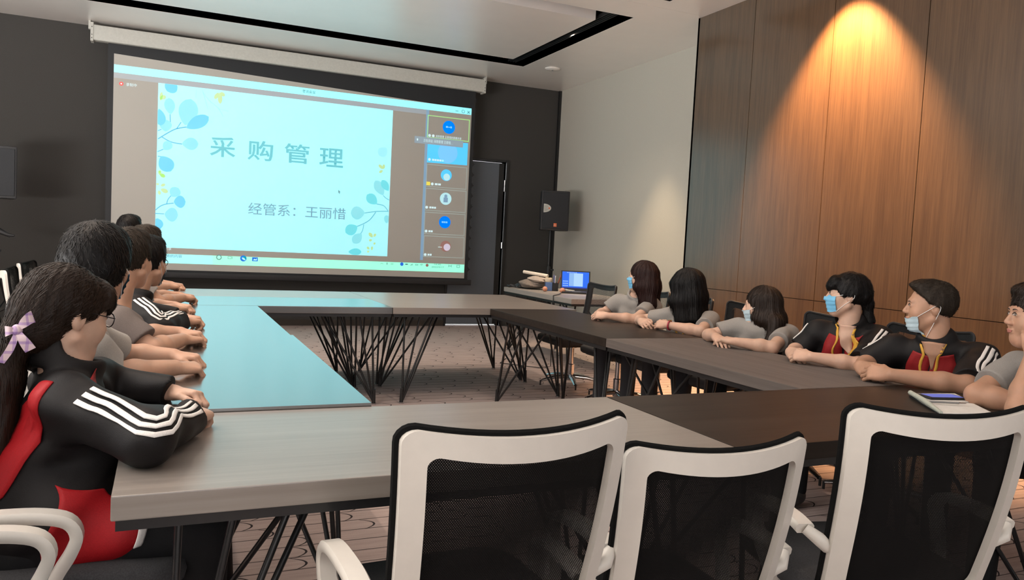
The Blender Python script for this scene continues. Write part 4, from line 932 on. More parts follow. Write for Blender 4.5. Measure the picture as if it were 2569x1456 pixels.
# ------------------------------------------------------------------ one seated person
def hand(S, W, d, n, side, curl, k=.006, spread=1.0, thumb=1.0, sc=1.0):
    """hand rooted at wrist W; d fingers direction, n back-of-hand normal, side = +1 if the thumb lies on cross(d,n)"""
    d = unit(d); n = unit(np.asarray(n, float)-d*(np.asarray(n, float)@d)); s = np.cross(d, n)*side
    kn = [(.086, .030), (.090, .0105), (.086, -.009), (.078, -.027)]; Ls = [(.040, .025, .020), (.044, .029, .021), (.041, .027, .020), (.032, .020, .018)]; rs = [.0092, .0095, .009, .008]
    for (l, w), L, r, cj in zip(kn, Ls, rs, range(4)):
        K = W+d*l*sc+s*w*sc*spread; S.cap(W+d*.012+s*w*.45, K, .0145*sc, .0112*sc, .014)
        p = K; ang = 0; c = curl[cj] if isinstance(curl, (list, tuple)) else curl
        for i, ll in enumerate(L):
            ang += c*(.75, 1.05, .7)[i]; dd = d*math.cos(ang)-n*math.sin(ang)+s*.06*(1.5-cj)*spread*(1 if i == 0 else 0)
            q = p+unit(dd)*ll*sc; S.cap(p, q, (r-.0006*i)*sc, (r-.0006*(i+1))*sc, .004); p = q
    t0 = W+d*.018*sc+s*.018*sc-n*.004; t1 = W+d*.048*sc+s*.042*sc-n*.010*sc; t2 = t1+unit(d*.85+s*.25*thumb-n*.28)*.034*sc; t3 = t2+unit(d*.95-s*.18-n*.25)*.027*sc
    S.cap(t0, t1, .016*sc, .0125*sc, .010); S.cap(t1, t2, .0112*sc, .0100*sc, .004); S.cap(t2, t3, .0100*sc, .0082*sc, .004)
    S.ell(W+d*.045*sc-n*.004, V(.040, .034, .015)*sc, np.stack([d, s, n]), .012)
def person(label, base, H, Fy, neck, pel, bface, arms, hands, top='polo', hair='short', hcol='black', skin=0, pitch=0.0, hroll=0.0, female=False, mask=None, glasses=False, lanyard=False, knees=None, feet=None, pants='blackp', vox=.0045, sleeve=.55, shoe='shoeb', watch=None, hand_sc=1.0, hscale=1.0, cover=False, extra=(), swid=None, nstr=None):
    org = V(base[0], base[1], 0); H = V(*H); neck = V(*neck); pel = V(*pel)
    f = unit(V(math.cos(R_(Fy)), math.sin(R_(Fy)), 0)); x = np.cross(f, V(0, 0, 1))
    cp, sp = math.cos(R_(pitch)), math.sin(R_(pitch)); fy = f*cp-V(0, 0, 1)*sp; fz = V(0, 0, 1)*cp+f*sp
    cr, sr = math.cos(R_(hroll)), math.sin(R_(hroll)); x, fz = x*cr-fz*sr, fz*cr+x*sr
    A = np.stack([x, fy, fz])                                     # head axes: right, forward, up
    hs = hscale*(.96 if female else 1.0)
    def hw(*l): return H+np.asarray(l, float)*hs@A
    bf = unit(V(math.cos(R_(bface)), math.sin(R_(bface)), 0)); bs = np.cross(bf, V(0, 0, 1))     # body forward, body right
    sw = swid or (.150 if female else .172)
    shR, shL = neck+bs*sw+V(0, 0, -.045), neck-bs*sw+V(0, 0, -.045)
    # ---- body
    S = Sdf()
    def he(c, r, k=.012, mode='u'): S.ell(hw(*c), np.asarray(r)*hs, A, k, mode)
    he((0, -.015, .032), (.074, .094, .086)); he((0, .028, -.025), (.060, .064, .088), .03); he((0, .058, -.086), (.030, .032, .028), .035)
    he((.040, .052, -.028), (.026, .032, .032), .03); he((-.040, .052, -.028), (.026, .032, .032), .03)
    S.cap(hw(-.062, -.005, -.055), hw(-.022, .058, -.098), .016*hs, .014*hs, .03); S.cap(hw(.062, -.005, -.055), hw(.022, .058, -.098), .016*hs, .014*hs, .03)
    S.cap(hw(-.032, .082, .026), hw(.032, .082, .026), .008*hs, .008*hs, .02)
    he((.031, .101, .006), (.016, .014, .010), .012, 's'); he((-.031, .101, .006), (.016, .014, .010), .012, 's')
    he((.030, .079, .006), (.0145, .0125, .0105), .004); he((-.030, .079, .006), (.0145, .0125, .0105), .004)
    S.cap(hw(0, .087, .016), hw(0, .106, -.022), .0065*hs, .0105*hs, .010); he((.011, .098, -.027), (.0085, .010, .0075), .006); he((-.011, .098, -.027), (.0085, .010, .0075), .006)
    he((0, .094, -.051), (.021, .008, .0055), .006); he((0, .092, -.061), (.019, .008, .0065), .006); he((0, .101, -.0562), (.018, .006, .0013), .003, 's')
    for s in (1, -1):
        S.ell(hw(s*.074, -.012, -.004), V(.011, .019, .031)*hs, A, .008); S.ell(hw(s*.085, -.006, -.001), V(.006, .009, .015)*hs, A, .004, 's')
    S.cap(hw(0, -.03, -.05), neck+V(0, 0, .0)-bf*.0, .053 if not female else .046, .060 if not female else .052, .025)
    HD = Sdf(); HD.ops = list(S.ops)
    chest = neck*.62+pel*.38+bf*.035; waist = neck*.28+pel*.72+bf*.005
    S.ecap(chest, neck-V(0, 0, .04), .13, .085, .075, .055, bs, .05); S.ecap(waist, chest, .12, .08, .13, .085, bs, .05); S.ecap(pel, waist, .13, .09, .12, .08, bs, .05)
    S.cap(shR, shL, .042, .042, .04)
    ar = .96 if female else 1.12
    for (E, Wp), sh in zip(arms, (shR, shL)):
        E, Wp = V(*E), V(*Wp); S.cap(sh, E, .045*ar, .037*ar, .02); S.cap(E, E*.68+Wp*.32, .037*ar, .039*ar, .02); S.cap(E*.68+Wp*.32, Wp, .039*ar, .0255*ar, .02)
    for (E, Wp), hd, sd in zip(arms, hands, (1, -1)):
        if hd is None: continue
        d, n, c = hd[:3]; hand(S, V(*Wp), d, n, -sd*(hd[3] if len(hd) > 3 else 1), c, sc=(.93 if female else 1.0)*hand_sc)
    v, F = S.mesh(vox); body = np_obj('person', v, F, SK[skin], None, org); body.location = tuple(org)
    tag(body, label, 'person', None)
    # ---- face: eyes, brows, lips
    def hp(uv, name, mat, off, th=.001, it=8, parent=body):
        G = np.array([[hw(*p) for p in row] for row in uv]); return patch_obj(name, HD, G, mat, parent, org, off*hs, th, it)
    for s in (1, -1):
        rows = []
        for i in range(9):
            t = -1+2*i/8; u = s*(.030+.0135*t); hh = .0048*(1-t*t)**.6+.0002; rows.append([(u, .10, .0065+hh*.9), (u, .10, .0065+hh*.3), (u, .10, .0065-hh*.3), (u, .10, .0065-hh*.75)])
        e, g = hp(rows, 'eye', PM['eyew'], .0008)
        rr = [[(s*.031+.0046*q*math.cos(a), .10, .0065+.0046*q*math.sin(a)*.92) for q in (0.05, 1)] for a in np.linspace(0, 2*math.pi, 15)]
        hp(rr, 'iris', PM['iris'], .0015, parent=e)
        hp([[(s*(.030+.0145*t), .10, .0072+.0050*(1-t*t)**.6+dz) for dz in (.0, .0022)] for t in np.linspace(-1, 1, 9)], 'eyelid', PM['brow'], .0016, parent=e)
        hp([[(s*(.014+.036*t), .10, .0235+.006*math.sin(2.3*t+.3)+dz*(1-.5*t)) for dz in (-.003, .003)] for t in np.linspace(0, 1, 9)], 'eyebrow', PM['brow'], .0012)
    hp([[(.0225*t, .10, -.0562+a*(1-t*t)) for a in (.0078, .003, -.003, -.0098)] for t in np.linspace(-1, 1, 11)], 'lips', PM['lip'], .0006)
    # ---- clothing
    T = Sdf(); jac = top.startswith('jacket'); g = .017 if jac else .014; flc = bf
    T.ecap(chest, neck-V(0, 0, .05), .135+g, .090+g, .085+g, .058+g, bs, .05); T.ecap(waist, chest, .128+g*1.4, .088+g*1.4, .135+g, .090+g, bs, .05); T.ecap(pel, waist, .150+g*1.3, .108+g*1.3, .128+g*1.3, .09+g, bs, .05)
    T.cap(shR+V(0, 0, -.006), shL+V(0, 0, -.006), .046+g, .046+g, .04)
    if female: 
        for s in (1, -1): T.ell(chest+bf*(.07+g)+bs*.06*s-V(0, 0, .0), V(.055, .055, .06), None, .04)
    sl = []
    for p_, q_, r_a, r_b, k_ in extra: T.cap(V(*p_), V(*q_), r_a, r_b, k_)
    for (E, Wp), sh, sd in zip(arms, (shR, shL), (1, -1)):
        E, Wp = V(*E), V(*Wp); ov = 0
        if sleeve <= 1:
            q = sh+(E-sh)*sleeve; T.cap(sh, q, .050*ar+g, .049*ar+g*.95, .03)
            sl.append((q, unit(E-sh)))
        else:
            q = E+(Wp-E)*(sleeve-1); r1, r2, r3 = .052*ar+g, .046*ar+g*.9, .034*ar+g*.6; T.cap(sh, E, r1, r2, .03); T.cap(E, q, r2, r2+(r3-r2)*(sleeve-1), .025); sl.append((q, unit(Wp-E)))
    for q, a in sl:                                               # open sleeve ends cut square
        T.cyl(q+a*.046, a, .088 if sleeve <= 1 else .058, .045)
    nk = unit(H-neck+V(0, 0, .02))
    if top == 'polo' or jac:
        T.tor(neck+nk*.028+bf*.004, nk+bf*.45, .060+(.008 if jac else 0), .010+(.004 if jac else 0), 2.4 if jac else 1.7, .012)
    else: T.tor(neck+nk*.012, nk+bf*.4, .066, .008, 1.2, .01)
    rnd = np.random.RandomState(int(abs(base[0]*37+base[1]*101)*10) % 9999); ph = rnd.rand(8)*6.28; am = .0062 if jac else .0036
    def fold(P):
        a, b, c = P[..., 0], P[..., 1], P[..., 2]
        return am*(np.sin(31*a+17*b+ph[0]+2.2*np.sin(13*c+ph[1]))*np.sin(23*c+9*b+ph[2])+.7*np.sin(47*c-21*a+ph[3]+2*np.sin(19*b+ph[4])))
    T.disp = fold; T.damp = am*2
    v, F = T.mesh(vox*1.15); shirt = np_obj('jacket' if jac else 'shirt', v, F, CL[top.split('_')[0]], body, org)
    # ---- trousers, shoes
    kn = knees or [pel+bf*.44+bs*.12+V(0, 0, .02), pel+bf*.44-bs*.12+V(0, 0, .02)]; ft = feet or [V(k[0], k[1], .09)+bf*.02 for k in kn]
    L = Sdf(); L.ecap(pel-V(0, 0, .01), pel+V(0, 0, .06), .155, .115, .14, .10, bs, .05)
    for k, a, s in zip(kn, ft, (1, -1)):
        k, a = V(*k), V(*a); L.cap(pel+bs*.085*s, k, .088, .064, .04); L.cap(k, a, .062, .050, .03)
        d = unit(bf*.9+bs*.25*s); sh = MB()
        so_ = Sdf().ell(a+d*.06-V(0, 0, .045), V(.125, .045, .042), np.stack([d, np.cross(V(0, 0, 1), d), V(0, 0, 1)]), .01).cap(a-V(0, 0, .03), a+V(0, 0, -.01), .045, .042, .03).half(V(0, 0, .004), V(0, 0, 1), .004)
        v, F = so_.mesh(.012); np_obj('shoe', v, F, PM[shoe], body, org)
    L.half(V(0, 0, .05), V(0, 0, 1)); v, F = L.mesh(.010); np_obj('trousers', v, F, CL[pants], body, org)
    # ---- hair
    K = Sdf()
    def kh(c, r, k=.015, mode='u'): K.ell(hw(*c), np.asarray(r)*hs, A, k, mode)
    def kc(p, q, r1, r2, k=.02): K.cap(hw(*p), hw(*q), r1*hs, r2*hs, k)
    nrm = lambda *l: np.asarray(l, float)@A
    strand = 'long' if hair.startswith('long') or hair.startswith('pony') else 'short'
    thick = {'thick': .024, 'short': .013, 'fade': .010, 'crop': .013}.get(hair, .012)
    kh((0, -.018, .034), (.074+thick, .094+thick, .087+thick))
    if hair in ('short', 'crop', 'fade', 'thick'):
        kh((0, .035, .098), (.058, .055, .028), .03)
        if hair == 'thick':
            for s in (1, -1): kh((s*.070, -.03, -.005), (.028, .055, .060), .02)
            kh((0, -.085, -.015), (.075, .035, .062), .03); kh((0, .075, .075), (.065, .030, .035), .02)
        K.ell(hw(0, .135, -.035), V(.082, .080, .096 if hair != 'thick' else .085)*hs, A, .010, 's')
        for s in (1, -1): K.ell(hw(s*.088, .018, -.030), V(.030, .046, .050 if hair != 'thick' else .036)*hs, A, .008, 's')
        K.half(hw(0, .02, -.022 if hair != 'fade' else .030), nrm(0, -.62 if hair != 'fade' else -.80, .80), .012)
    else:
        K.ell(hw(0, .135, -.045), V(.076, .082, .100)*hs, A, .010, 's')
        if hair.startswith('long'):
            ln = {'long': .24, 'longer': .36, 'longbob': .215}[hair]
            K.ecap(hw(0, -.055, .04), hw(0, -.070, -.05), .074*hs, .048*hs, .080*hs, .046*hs, x, .05); K.ecap(hw(0, -.070, -.05), hw(0, -.100, -.05)-V(0, 0, ln-.05), .080*hs, .046*hs, .094*hs, .034*hs, x, .05)
            yo = .014 if cover else -.040
            for s in (1, -1):
                K.ecap(hw(s*.058, yo-.01, .04), hw(s*.066, yo, -.07), .026*hs, .062*hs, .023*hs, .062*hs, x, .04); K.ecap(hw(s*.066, yo, -.07), hw(s*.080, yo-.03, -.07)-V(0, 0, ln-.07), .023*hs, .062*hs, .016*hs, .052*hs, x, .05)
            if hair == 'longer':
                K.cap(hw(0, -.09, -.10), neck-bf*.115+V(0, 0, -.02), .060, .060, .05); K.cap(neck-bf*.115+V(0, 0, -.02), neck-bf*.17-V(0, 0, .22), .060, .040, .05)
                for s in (-1,):
                    K.cap(hw(s*.072, -.02, -.09), neck+bs*.105*s+bf*.055+V(0, 0, .015), .034, .036, .04); K.cap(neck+bs*.105*s+bf*.055+V(0, 0, .015), neck+bs*.085*s+bf*.135-V(0, 0, .12), .036, .022, .04)
        else:
            for s in (1, -1): K.ell(hw(s*.088, .028, -.050), V(.034, .046, .052)*hs, A, .010, 's')
            K.half(hw(0, .02, -.045 if hair == 'ponytail' else -.028), nrm(0, -.80, .60), .015)
            if hair == 'ponytail': kh((0, -.062, -.050), (.066, .048, .062), .03)
            kh((0, .068, .066), (.068, .034, .042), .02); kh((0, .086, .044), (.056, .024, .030), .015)
            pass
            tie = hw(0, -.112, -.066) if hair == 'ponytail' else hw(0, -.108, -.040)
            if hair == 'ponytail':
                e1 = tie-bf*.035+V(0, -.0, -.10); e2 = tie-bf*.03+V(-.02, -.02, -.30); e3 = tie-bf*.01+V(-.03, -.03, -.46)
                K.cap(hw(0, -.085, -.01), tie, .055, .034, .03); K.cap(tie, e1, .030, .052, .02); K.cap(e1, e2, .052, .055, .02); K.cap(e2, e3, .055, .022, .02)
            else:
                e1 = tie-bf*.02-V(0, 0, .09); e2 = neck-bf*.10-V(0, 0, .10)
                K.cap(hw(0, -.085, -.01), tie, .050, .026, .03); K.cap(tie, e1, .022, .030, .02); K.cap(e1, e2, .030, .020, .02)
    fr = 1.0
    def strands(P):
        q = (P-H)@A.T; th = np.arctan2(q[..., 0], q[..., 1]+.02); z = q[..., 2]
        a, b = q[..., 0], q[..., 1]
        if strand == 'long':
            return .0007*np.sin(61*th+4*np.sin(9*z+1))+.0005*np.sin(137*th+6*np.sin(7*z))+.0010*np.sin(19*th+11*z)
        return .0022*np.sin(46*a+30*z+2*np.sin(40*b))*np.sin(52*b+25*z)+.0010*np.sin(190*a+70*z+2*np.sin(90*b))*np.sin(150*b+60*z+a*60)
    K.disp = strands; K.damp = .004
    v, F = K.mesh(vox*.9)
    rs = np.random.RandomState(int(base[1]*77) % 999); n_s = nstr or (5200 if strand == 'long' else 4200); p = v[rs.randint(0, len(v), n_s)]+rs.randn(n_s, 3)*vox*.4
    crown = hw(0, -.05, .125); seg = 5
    if strand == 'long': Ls = (.05+.07*rs.rand(n_s))*hs; wd = .0011; lift = .0005+.0035*rs.rand(n_s)**2
    else: Ls = (.018+.022*rs.rand(n_s))*hs; wd = .0012; lift = .001+.007*rs.rand(n_s)**1.6
    jit = rs.randn(n_s, 3)*(.10 if strand == 'long' else .38); pts = [p]; nrmS = []
    for i in range(seg):
        g = grad(K, p)
        if strand == 'long':
            fl = -fz*.35-V(0, 0, .65)+.0*g; top_ = ((p-H)@A.T)[:, 2] > .05*hs; out = p-crown; fl = np.where(top_[:, None], out/(np.linalg.norm(out, axis=1)[:, None]+1e-6), fl)
            if hair.startswith('pony') or hair == 'lowtail':
                tv = tie-p; onhead = (((p-H)@A.T)[:, 2] > -.09*hs) & (np.linalg.norm(tv, axis=1) > .04) & (((p-H)@A.T)[:, 1] < .07*hs); fl = np.where(onhead[:, None], tv/(np.linalg.norm(tv, axis=1)[:, None]+1e-6), fl)
        else:
            out = p-crown; fl = out/(np.linalg.norm(out, axis=1)[:, None]+1e-6)+(fy*.5+fz*.25 if hair == 'fade' else -fz*.2)
        fl = fl+jit; fl = fl-g*(fl*g).sum(1)[:, None]; fl /= np.linalg.norm(fl, axis=1)[:, None]+1e-9
        p = p+fl*(Ls/seg)[:, None]; d_ = K(p); want = lift*(i+1)/seg; p = p-g*(d_-want)[:, None]*(.85 if strand == 'long' else .7)
        pts.append(p); nrmS.append(np.cross(fl, g))
    pts = np.stack(pts, 1); nrmS.append(nrmS[-1]); sd_ = np.stack(nrmS, 1); tw = (wd*np.array([.6, 1, 1, .9, .6, .1]))[None, :, None]
    sv = np.stack([pts-sd_*tw, pts+sd_*tw], 2).reshape(-1, 3); b0 = len(v)+np.arange(n_s)[:, None]*((seg+1)*2)+np.arange(seg)[None]*2
    sF = np.stack([b0, b0+1, b0+3, b0+2], -1).reshape(-1, 4); hr = np_obj('hair', np.concatenate([v, sv]), np.concatenate([F, sF]), HR[hcol], body, org)
    P_ = dict(body=body, org=org, S=S, T=T, K=K, HD=HD, hw=hw, A=A, bf=bf, bs=bs, neck=neck, pel=pel, chest=chest, waist=waist, sh=(shR, shL), arms=arms, shirt=shirt, hs=hs)
    # ---- face mask
    if mask:
        mode, mk = mask; drop = {'on': 0.0, 'nose': -.022, 'chin': -.050}[mode]
        rows = []
        for j in range(13):
            t = j/12; z = -.001-.100*t+drop; ring = []
            for i in range(17):
                u = -1+2*i/16; a = u*R_(54 if mode != 'chin' else 55); rad = .125-.01*t
                ring.append((rad*math.sin(a), rad*math.cos(a)*1.0, z-.004*abs(u)+(.010*(abs(u)-.5) if t < .1 else 0)))
            rows.append(ring)
        G = np.array([[hw(*p) for p in r] for r in rows]); cen = G.copy()
        G = project(HD, G, .005, 8)
        for _ in range(5):
            Hh = G.copy(); Hh[1:-1, 1:-1] = (G[:-2, 1:-1]+G[2:, 1:-1]+G[1:-1, :-2]+G[1:-1, 2:])/4; G = Hh
            d = HD(G); G = G+np.maximum(.004-d, 0)[..., None]*grad(HD, G)
        N = grad(HD, G); pl = np.zeros(13); pl[[3, 6, 9]] = .0035; pl[[4, 7, 10]] = .0005; G = G+N*pl[:, None, None]
        n_, m_ = 13, 17; Bk = G-N*.002; vv = np.concatenate([G.reshape(-1, 3), Bk.reshape(-1, 3)]); q = []
        for i in range(n_-1):
            for j in range(m_-1):
                a = i*m_+j; q += [(a, a+1, a+m_+1, a+m_), (n_*m_+a+m_, n_*m_+a+m_+1, n_*m_+a+1, n_*m_+a)]
        mo = np_obj('face_mask', vv, q, CL[mk], body, org)
        for s, jj in ((1, m_-1), (-1, 0)):
            ml = MB(); e0 = hw(s*.083, -.022, .018); e1 = hw(s*.083, -.030, -.010)
            for c0, ee in ((G[0, jj], e0), (G[-1, jj], e1)):
                mid = (c0+ee)/2; mid = mid+max(0, .004-HD(mid[None])[0])*grad(HD, mid[None])[0]; ml.tube([c0, mid, ee], .0014, 5)
            ml.tube([e0, (e0+e1)/2-A[1]*.006, e1], .0014, 5); ml.build('ear_loop', PM['loop'], mo, True, origin=org)
    if glasses:
        gl = MB(); f_ = []
        for s in (1, -1):
            cc = [hw(s*.032+.023*math.cos(a), .103-.004*abs(math.cos(a)), .004+.018*math.sin(a)) for a in np.linspace(0, 2*math.pi, 21)]; gl.tube(cc, .0014, 5)
            gl.tube([hw(s*.055, .100, .010), hw(s*.074, .05, .012), hw(s*.083, -.01, .016), hw(s*.082, -.03, .004)], .0014, 5)
        gl.tube([hw(-.010, .106, .008), hw(0, .109, .011), hw(.010, .106, .008)], .0014, 5); go = gl.build('spectacles', PM['wire'], body, True, origin=org)
    if lanyard:
        for s in (1, -1):
            a = [neck+bs*.045*s+bf*.03+V(0, 0, .02), neck+bs*.04*s+bf*.12-V(0, 0, .06), chest+bs*.030*s+bf*.16, waist*.5+chest*.5+bs*.004*s+bf*.17]
            b = [p+bs*.013 for p in a]; patch_obj('lanyard', T, ruled(a, b, 16, 3), CL['gold'], body, org, .004, .002)
    return P_
def stripes(P_, arm, t0, t1, outv, name='sleeve_stripe', w=.010, gap=.021, offs=(-1, 0, 1), off=.0025, n=26, sleeve_end=None):
    sh = P_['sh'][arm]; E, Wp = (V(*q) for q in P_['arms'][arm]); o = unit(outv)
    ax = bez([sh+(sh-E)*.0, sh*.5+E*.5, E, E*.5+Wp*.5, Wp], 60)
    us = np.linspace(t0, t1, n)*59
    C = np.array([ax[int(u)]*(1-(u-int(u)))+ax[min(int(u)+1, 59)]*(u-int(u)) for u in us]); D = np.gradient(C, axis=0); D /= np.linalg.norm(D, axis=1)[:, None]
    O = o-(D@o)[:, None]*D; O /= np.linalg.norm(O, axis=1)[:, None]; Lt = np.cross(D, O)
    for k in offs:
        G = np.stack([C+O*.075+Lt*(k*gap+e*w/2) for e in (-1, -.33, .33, 1)], 1); patch_obj(name, P_['T'], G, CL['stripe'], P_['body'], P_['org'], off, .003)
def panel(P_, A_, B_, mat, name, n=18, m=10, off=.002, sdf='T'):
    return patch_obj(name, P_[sdf], ruled(A_, B_, n, m), mat, P_['body'], P_['org'], off, .003)
# ------------------------------------------------------------------ the people along the left row (facing +x, heads turned to the screen)
UP = (0, 0, 1)
p1 = person('person in black and red jacket with a lilac plaid bow on the ponytail', (-.36, 2.14), (-.222, 2.20, 1.066), 38, (-.215, 2.17, .925), (-.30, 2.13, .54), 8,
            [((-.03, 1.885, .825), (.072, 2.165, .805)), ((-.16, 2.60, .825), (.03, 2.52, .80))], [((.35, .93, -.05), (.3, 0, 1), 1.2), ((.85, -.5, 0), (0, .3, 1), 1.1)], 'jacket', 'ponytail', 'brown', 1, 12, 0, True,
            glasses=True, knees=[(.10, 2.02, .555), (.12, 2.28, .555)], feet=[(.10, 2.02, .09), (.16, 2.30, .09)], vox=.0036, sleeve=1.92, extra=[((-.20, 2.06, .60), (-.10, 2.04, .575), .115, .095, .06), ((-.22, 2.2, .60), (-.10, 2.2, .575), .115, .095, .06)])
stripes(p1, 0, .16, .90, (.15, -.80, .62), w=.013, gap=.024, off=.005)
N_ = p1['neck']; B_ = p1['bf']
panel(p1, [(-.285, 2.03, .955), (-.36, 2.05, .88), (-.42, 2.05, .76), (-.46, 2.05, .62)], [(-.225, 1.98, .945), (-.25, 1.96, .88), (-.30, 1.95, .80), (-.37, 1.95, .70)], CL['red'], 'red_back_panel', 20, 8, .003)
panel(p1, [(-.19, 1.93, .72), (-.21, 1.92, .65), (-.235, 1.92, .56), (-.24, 1.93, .45)], [(-.085, 1.97, .70), (-.04, 1.95, .63), (-.01, 1.95, .56), (-.02, 1.96, .47)], CL['red'], 'red_side_panel', 22, 12, .003)
panel(p1, [(-.035, 1.93, .60), (-.045, 1.93, .545)], [(.00, 1.94, .60), (-.012, 1.94, .54)], CL['stripe'], 'care_label', 6, 4, .012)
panel(p1, [(-.135, 2.08, .945), (-.105, 2.06, .92), (-.09, 2.05, .88)], [(-.115, 2.10, .945), (-.085, 2.09, .92), (-.07, 2.08, .88)], CL['darkred'], 'front_piping', 10, 3, .003)
# plaid bow tied round the ponytail
def ribbon(A_, Bq, name, parent, org, mat):
    G = ruled(A_, Bq, 14, 5); n, m = G.shape[:2]
    v = np.concatenate([G.reshape(-1, 3), (G+V(0, .003, 0)).reshape(-1, 3)]); o = n*m; q = []
    for i in range(n-1):
        for j in range(m-1): a = i*m+j; q += [(a, a+1, a+m+1, a+m), (o+a+m, o+a+m+1, o+a+1, o+a)]
    return np_obj(name, v, q, mat, parent, org)
kt = p1['hw'](0, -.120, -.050)+V(.012, -.046, .0); org = p1['org']; bw = p1['body']
knot = MB().ball(tuple(kt), (.012, .012, .014), 10).build('bow', PM['bow'], bw, True, origin=org)
def K_(*a): return kt+.64*V(*a)
ribbon([K_(0, 0, .006), K_(.012, -.02, .038), K_(.030, -.012, .062), K_(.042, .0, .070)], [K_(0, 0, -.004), K_(.028, -.02, .012), K_(.048, -.010, .026), K_(.056, .002, .028)], 'bow_loop', knot, org, PM['bow'])
ribbon([K_(0, 0, .006), K_(-.018, -.018, .014), K_(-.036, -.01, .016)], [K_(0, 0, -.006), K_(-.018, -.018, -.014), K_(-.034, -.01, -.022)], 'bow_loop', knot, org, PM['bow'])
ribbon([K_(-.006, -.004, 0), K_(-.016, -.014, -.03), K_(-.034, -.012, -.07), K_(-.058, -.012, -.112)], [K_(.006, -.004, 0), K_(.004, -.014, -.034), K_(-.010, -.012, -.076), K_(-.036, -.012, -.118)], 'bow_tail', knot, org, PM['bow'])
ribbon([K_(-.004, -.006, 0), K_(.004, -.018, -.03), K_(.014, -.016, -.055), K_(.028, -.012, -.080)], [K_(.010, -.006, 0), K_(.030, -.018, -.020), K_(.046, -.016, -.040), K_(.060, -.012, -.062)], 'bow_tail', knot, org, PM['bow'])

p2 = person('person with thick black hair and light grey tee, behind the bowed girl', (-.48, 2.93), (-.205, 2.95, 1.155), 66, (-.24, 2.92, .945), (-.50, 2.92, .55), 6,
            [((-.145, 2.83, .80), (.035, 2.93, .806)), ((-.12, 3.24, .80), (.035, 3.20, .806))], [((.9, .42, -.06), (0, -.25, 1), 1.2), ((.95, -.3, -.03), UP, 1.15)], 'tee', 'thick', 'black', 0, 4, 0, mask=('nose', 'mask'), sleeve=.72, vox=.0042, hscale=1.04)
p3 = person('person in a brown grey tee with bare forearm on the table, third on the left', (-.46, 3.62), (-.140, 3.65, 1.150), 62, (-.19, 3.62, .945), (-.48, 3.62, .55), 8,
            [((-.045, 3.40, .80), (.075, 3.66, .806)), ((-.09, 3.88, .80), (.07, 3.90, .806))], [((.75, .6, -.06), UP, 1.15), ((.95, -.35, -.02), UP, 1.1)], 'brown', 'short', 'soft', 0, 4, 0, sleeve=.70)
p4 = person('person in a black jacket with three white sleeve stripes and glasses, fourth on the left', (-.44, 4.28), (-.082, 4.30, 1.115), 62, (-.14, 4.27, .93), (-.46, 4.27, .55), 8,
            [((-.025, 3.96, .825), (.095, 4.29, .815)), ((-.07, 4.52, .82), (.09, 4.50, .812))], [((.65, .72, -.05), UP, 1.2), ((.9, -.4, -.02), UP, 1.2)], 'jacket', 'short', 'black', 0, 6, 0, mask=('chin', 'maskw'), glasses=True, sleeve=1.85)
stripes(p4, 0, .04, .86, (.1, -.55, .83), w=.011, gap=.022)
p5 = person('person in grey with soft brown hair, behind the person in the striped jacket', (-.46, 4.98), (-.105, 5.0, 1.165), 66, (-.17, 4.98, .965), (-.48, 4.98, .55), 8,
            [((-.09, 4.80, .80), (.045, 5.06, .806)), ((-.09, 5.22, .80), (.06, 5.22, .806))], [((.75, .62, -.05), UP, 1.15), ((.95, -.3, 0), UP, 1.1)], 'polo', 'short', 'soft', 0, 4, 0, sleeve=.62, vox=.0055)
p6 = person('person hidden behind the others with clasped hands on the far end of the left row', (-.46, 5.68), (-.125, 5.70, 1.150), 68, (-.18, 5.68, .955), (-.48, 5.68, .55), 8,
            [((-.03, 5.52, .80), (.115, 5.80, .806)), ((-.06, 5.95, .80), (.10, 5.98, .806))], [((.72, .66, -.05), UP, 1.2), ((.95, -.3, 0), UP, 1.1)], 'polo', 'short', 'black', 2, 4, 0, sleeve=.62, vox=.006)
p7 = person('person with short dark hair farthest away on the left, head against the screen edge', (-.58, 6.88), (-.262, 6.90, 1.240), 66, (-.32, 6.88, 1.035), (-.60, 6.88, .55), 8,
            [((-.13, 6.66, .81), (.025, 6.90, .806)), ((-.10, 7.10, .81), (.05, 7.12, .806))], [((.7, .65, -.05), UP, 1.2), ((.9, -.4, 0), UP, 1.2)], 'polo', 'short', 'black', 0, 3, 0, sleeve=.62, vox=.006)

# ------------------------------------------------------------------ the people along the right row (facing -x, heads turned to the screen)
r1 = person('person with long reddish brown hair, blue mask and grey polo, farthest back on the right', (3.50, 5.15), (3.30, 4.985, 1.090), 134, (3.30, 5.05, .925), (3.50, 5.15, .55), 205,
            [((3.13, 5.24, .785), (2.975, 5.06, .800)), ((3.14, 4.80, .785), (2.955, 4.885, .802))], [((-.6, -.6, -.02), (-.5, .3, .8), .8), ((-.62, .75, -.02), (-.55, -.35, .75), .75)], 'polo', 'longbob', 'red', 1, 0, 0, True, mask=('on', 'mask'), sleeve=.62, pants='jeans', vox=.0048)
r2 = person('person with black shoulder length hair hiding the face, wearing a red watch strap', (3.50, 4.60), (3.30, 4.43, 1.045), 118, (3.33, 4.41, .885), (3.50, 4.58, .55), 212,
            [((3.13, 4.72, .79), (3.03, 4.56, .800)), ((3.19, 4.10, .785), (3.075, 4.30, .803))], [((-.25, -.9, -.04), (-.6, .1, .75), .8), ((-.32, .93, -.02), (-.7, -.2, .7), .7)], 'polo', 'longbob', 'black', 1, 8, -4, True, lanyard=True, sleeve=.62, pants='jeans', vox=.0045, cover=True, hscale=1.12)
wb = MB(); W_c = V(3.075, 4.30, .803); dd = unit(V(3.075-3.19, .20, .018)); s1 = np.cross(dd, V(0, 0, 1))
wb.tube([tuple(W_c-dd*.012+s1*.031*math.cos(a)+V(0, 0, .029*math.sin(a))) for a in np.linspace(0, 2*math.pi, 25)], .006, 8, cap=False, flat=(1, 1.2))
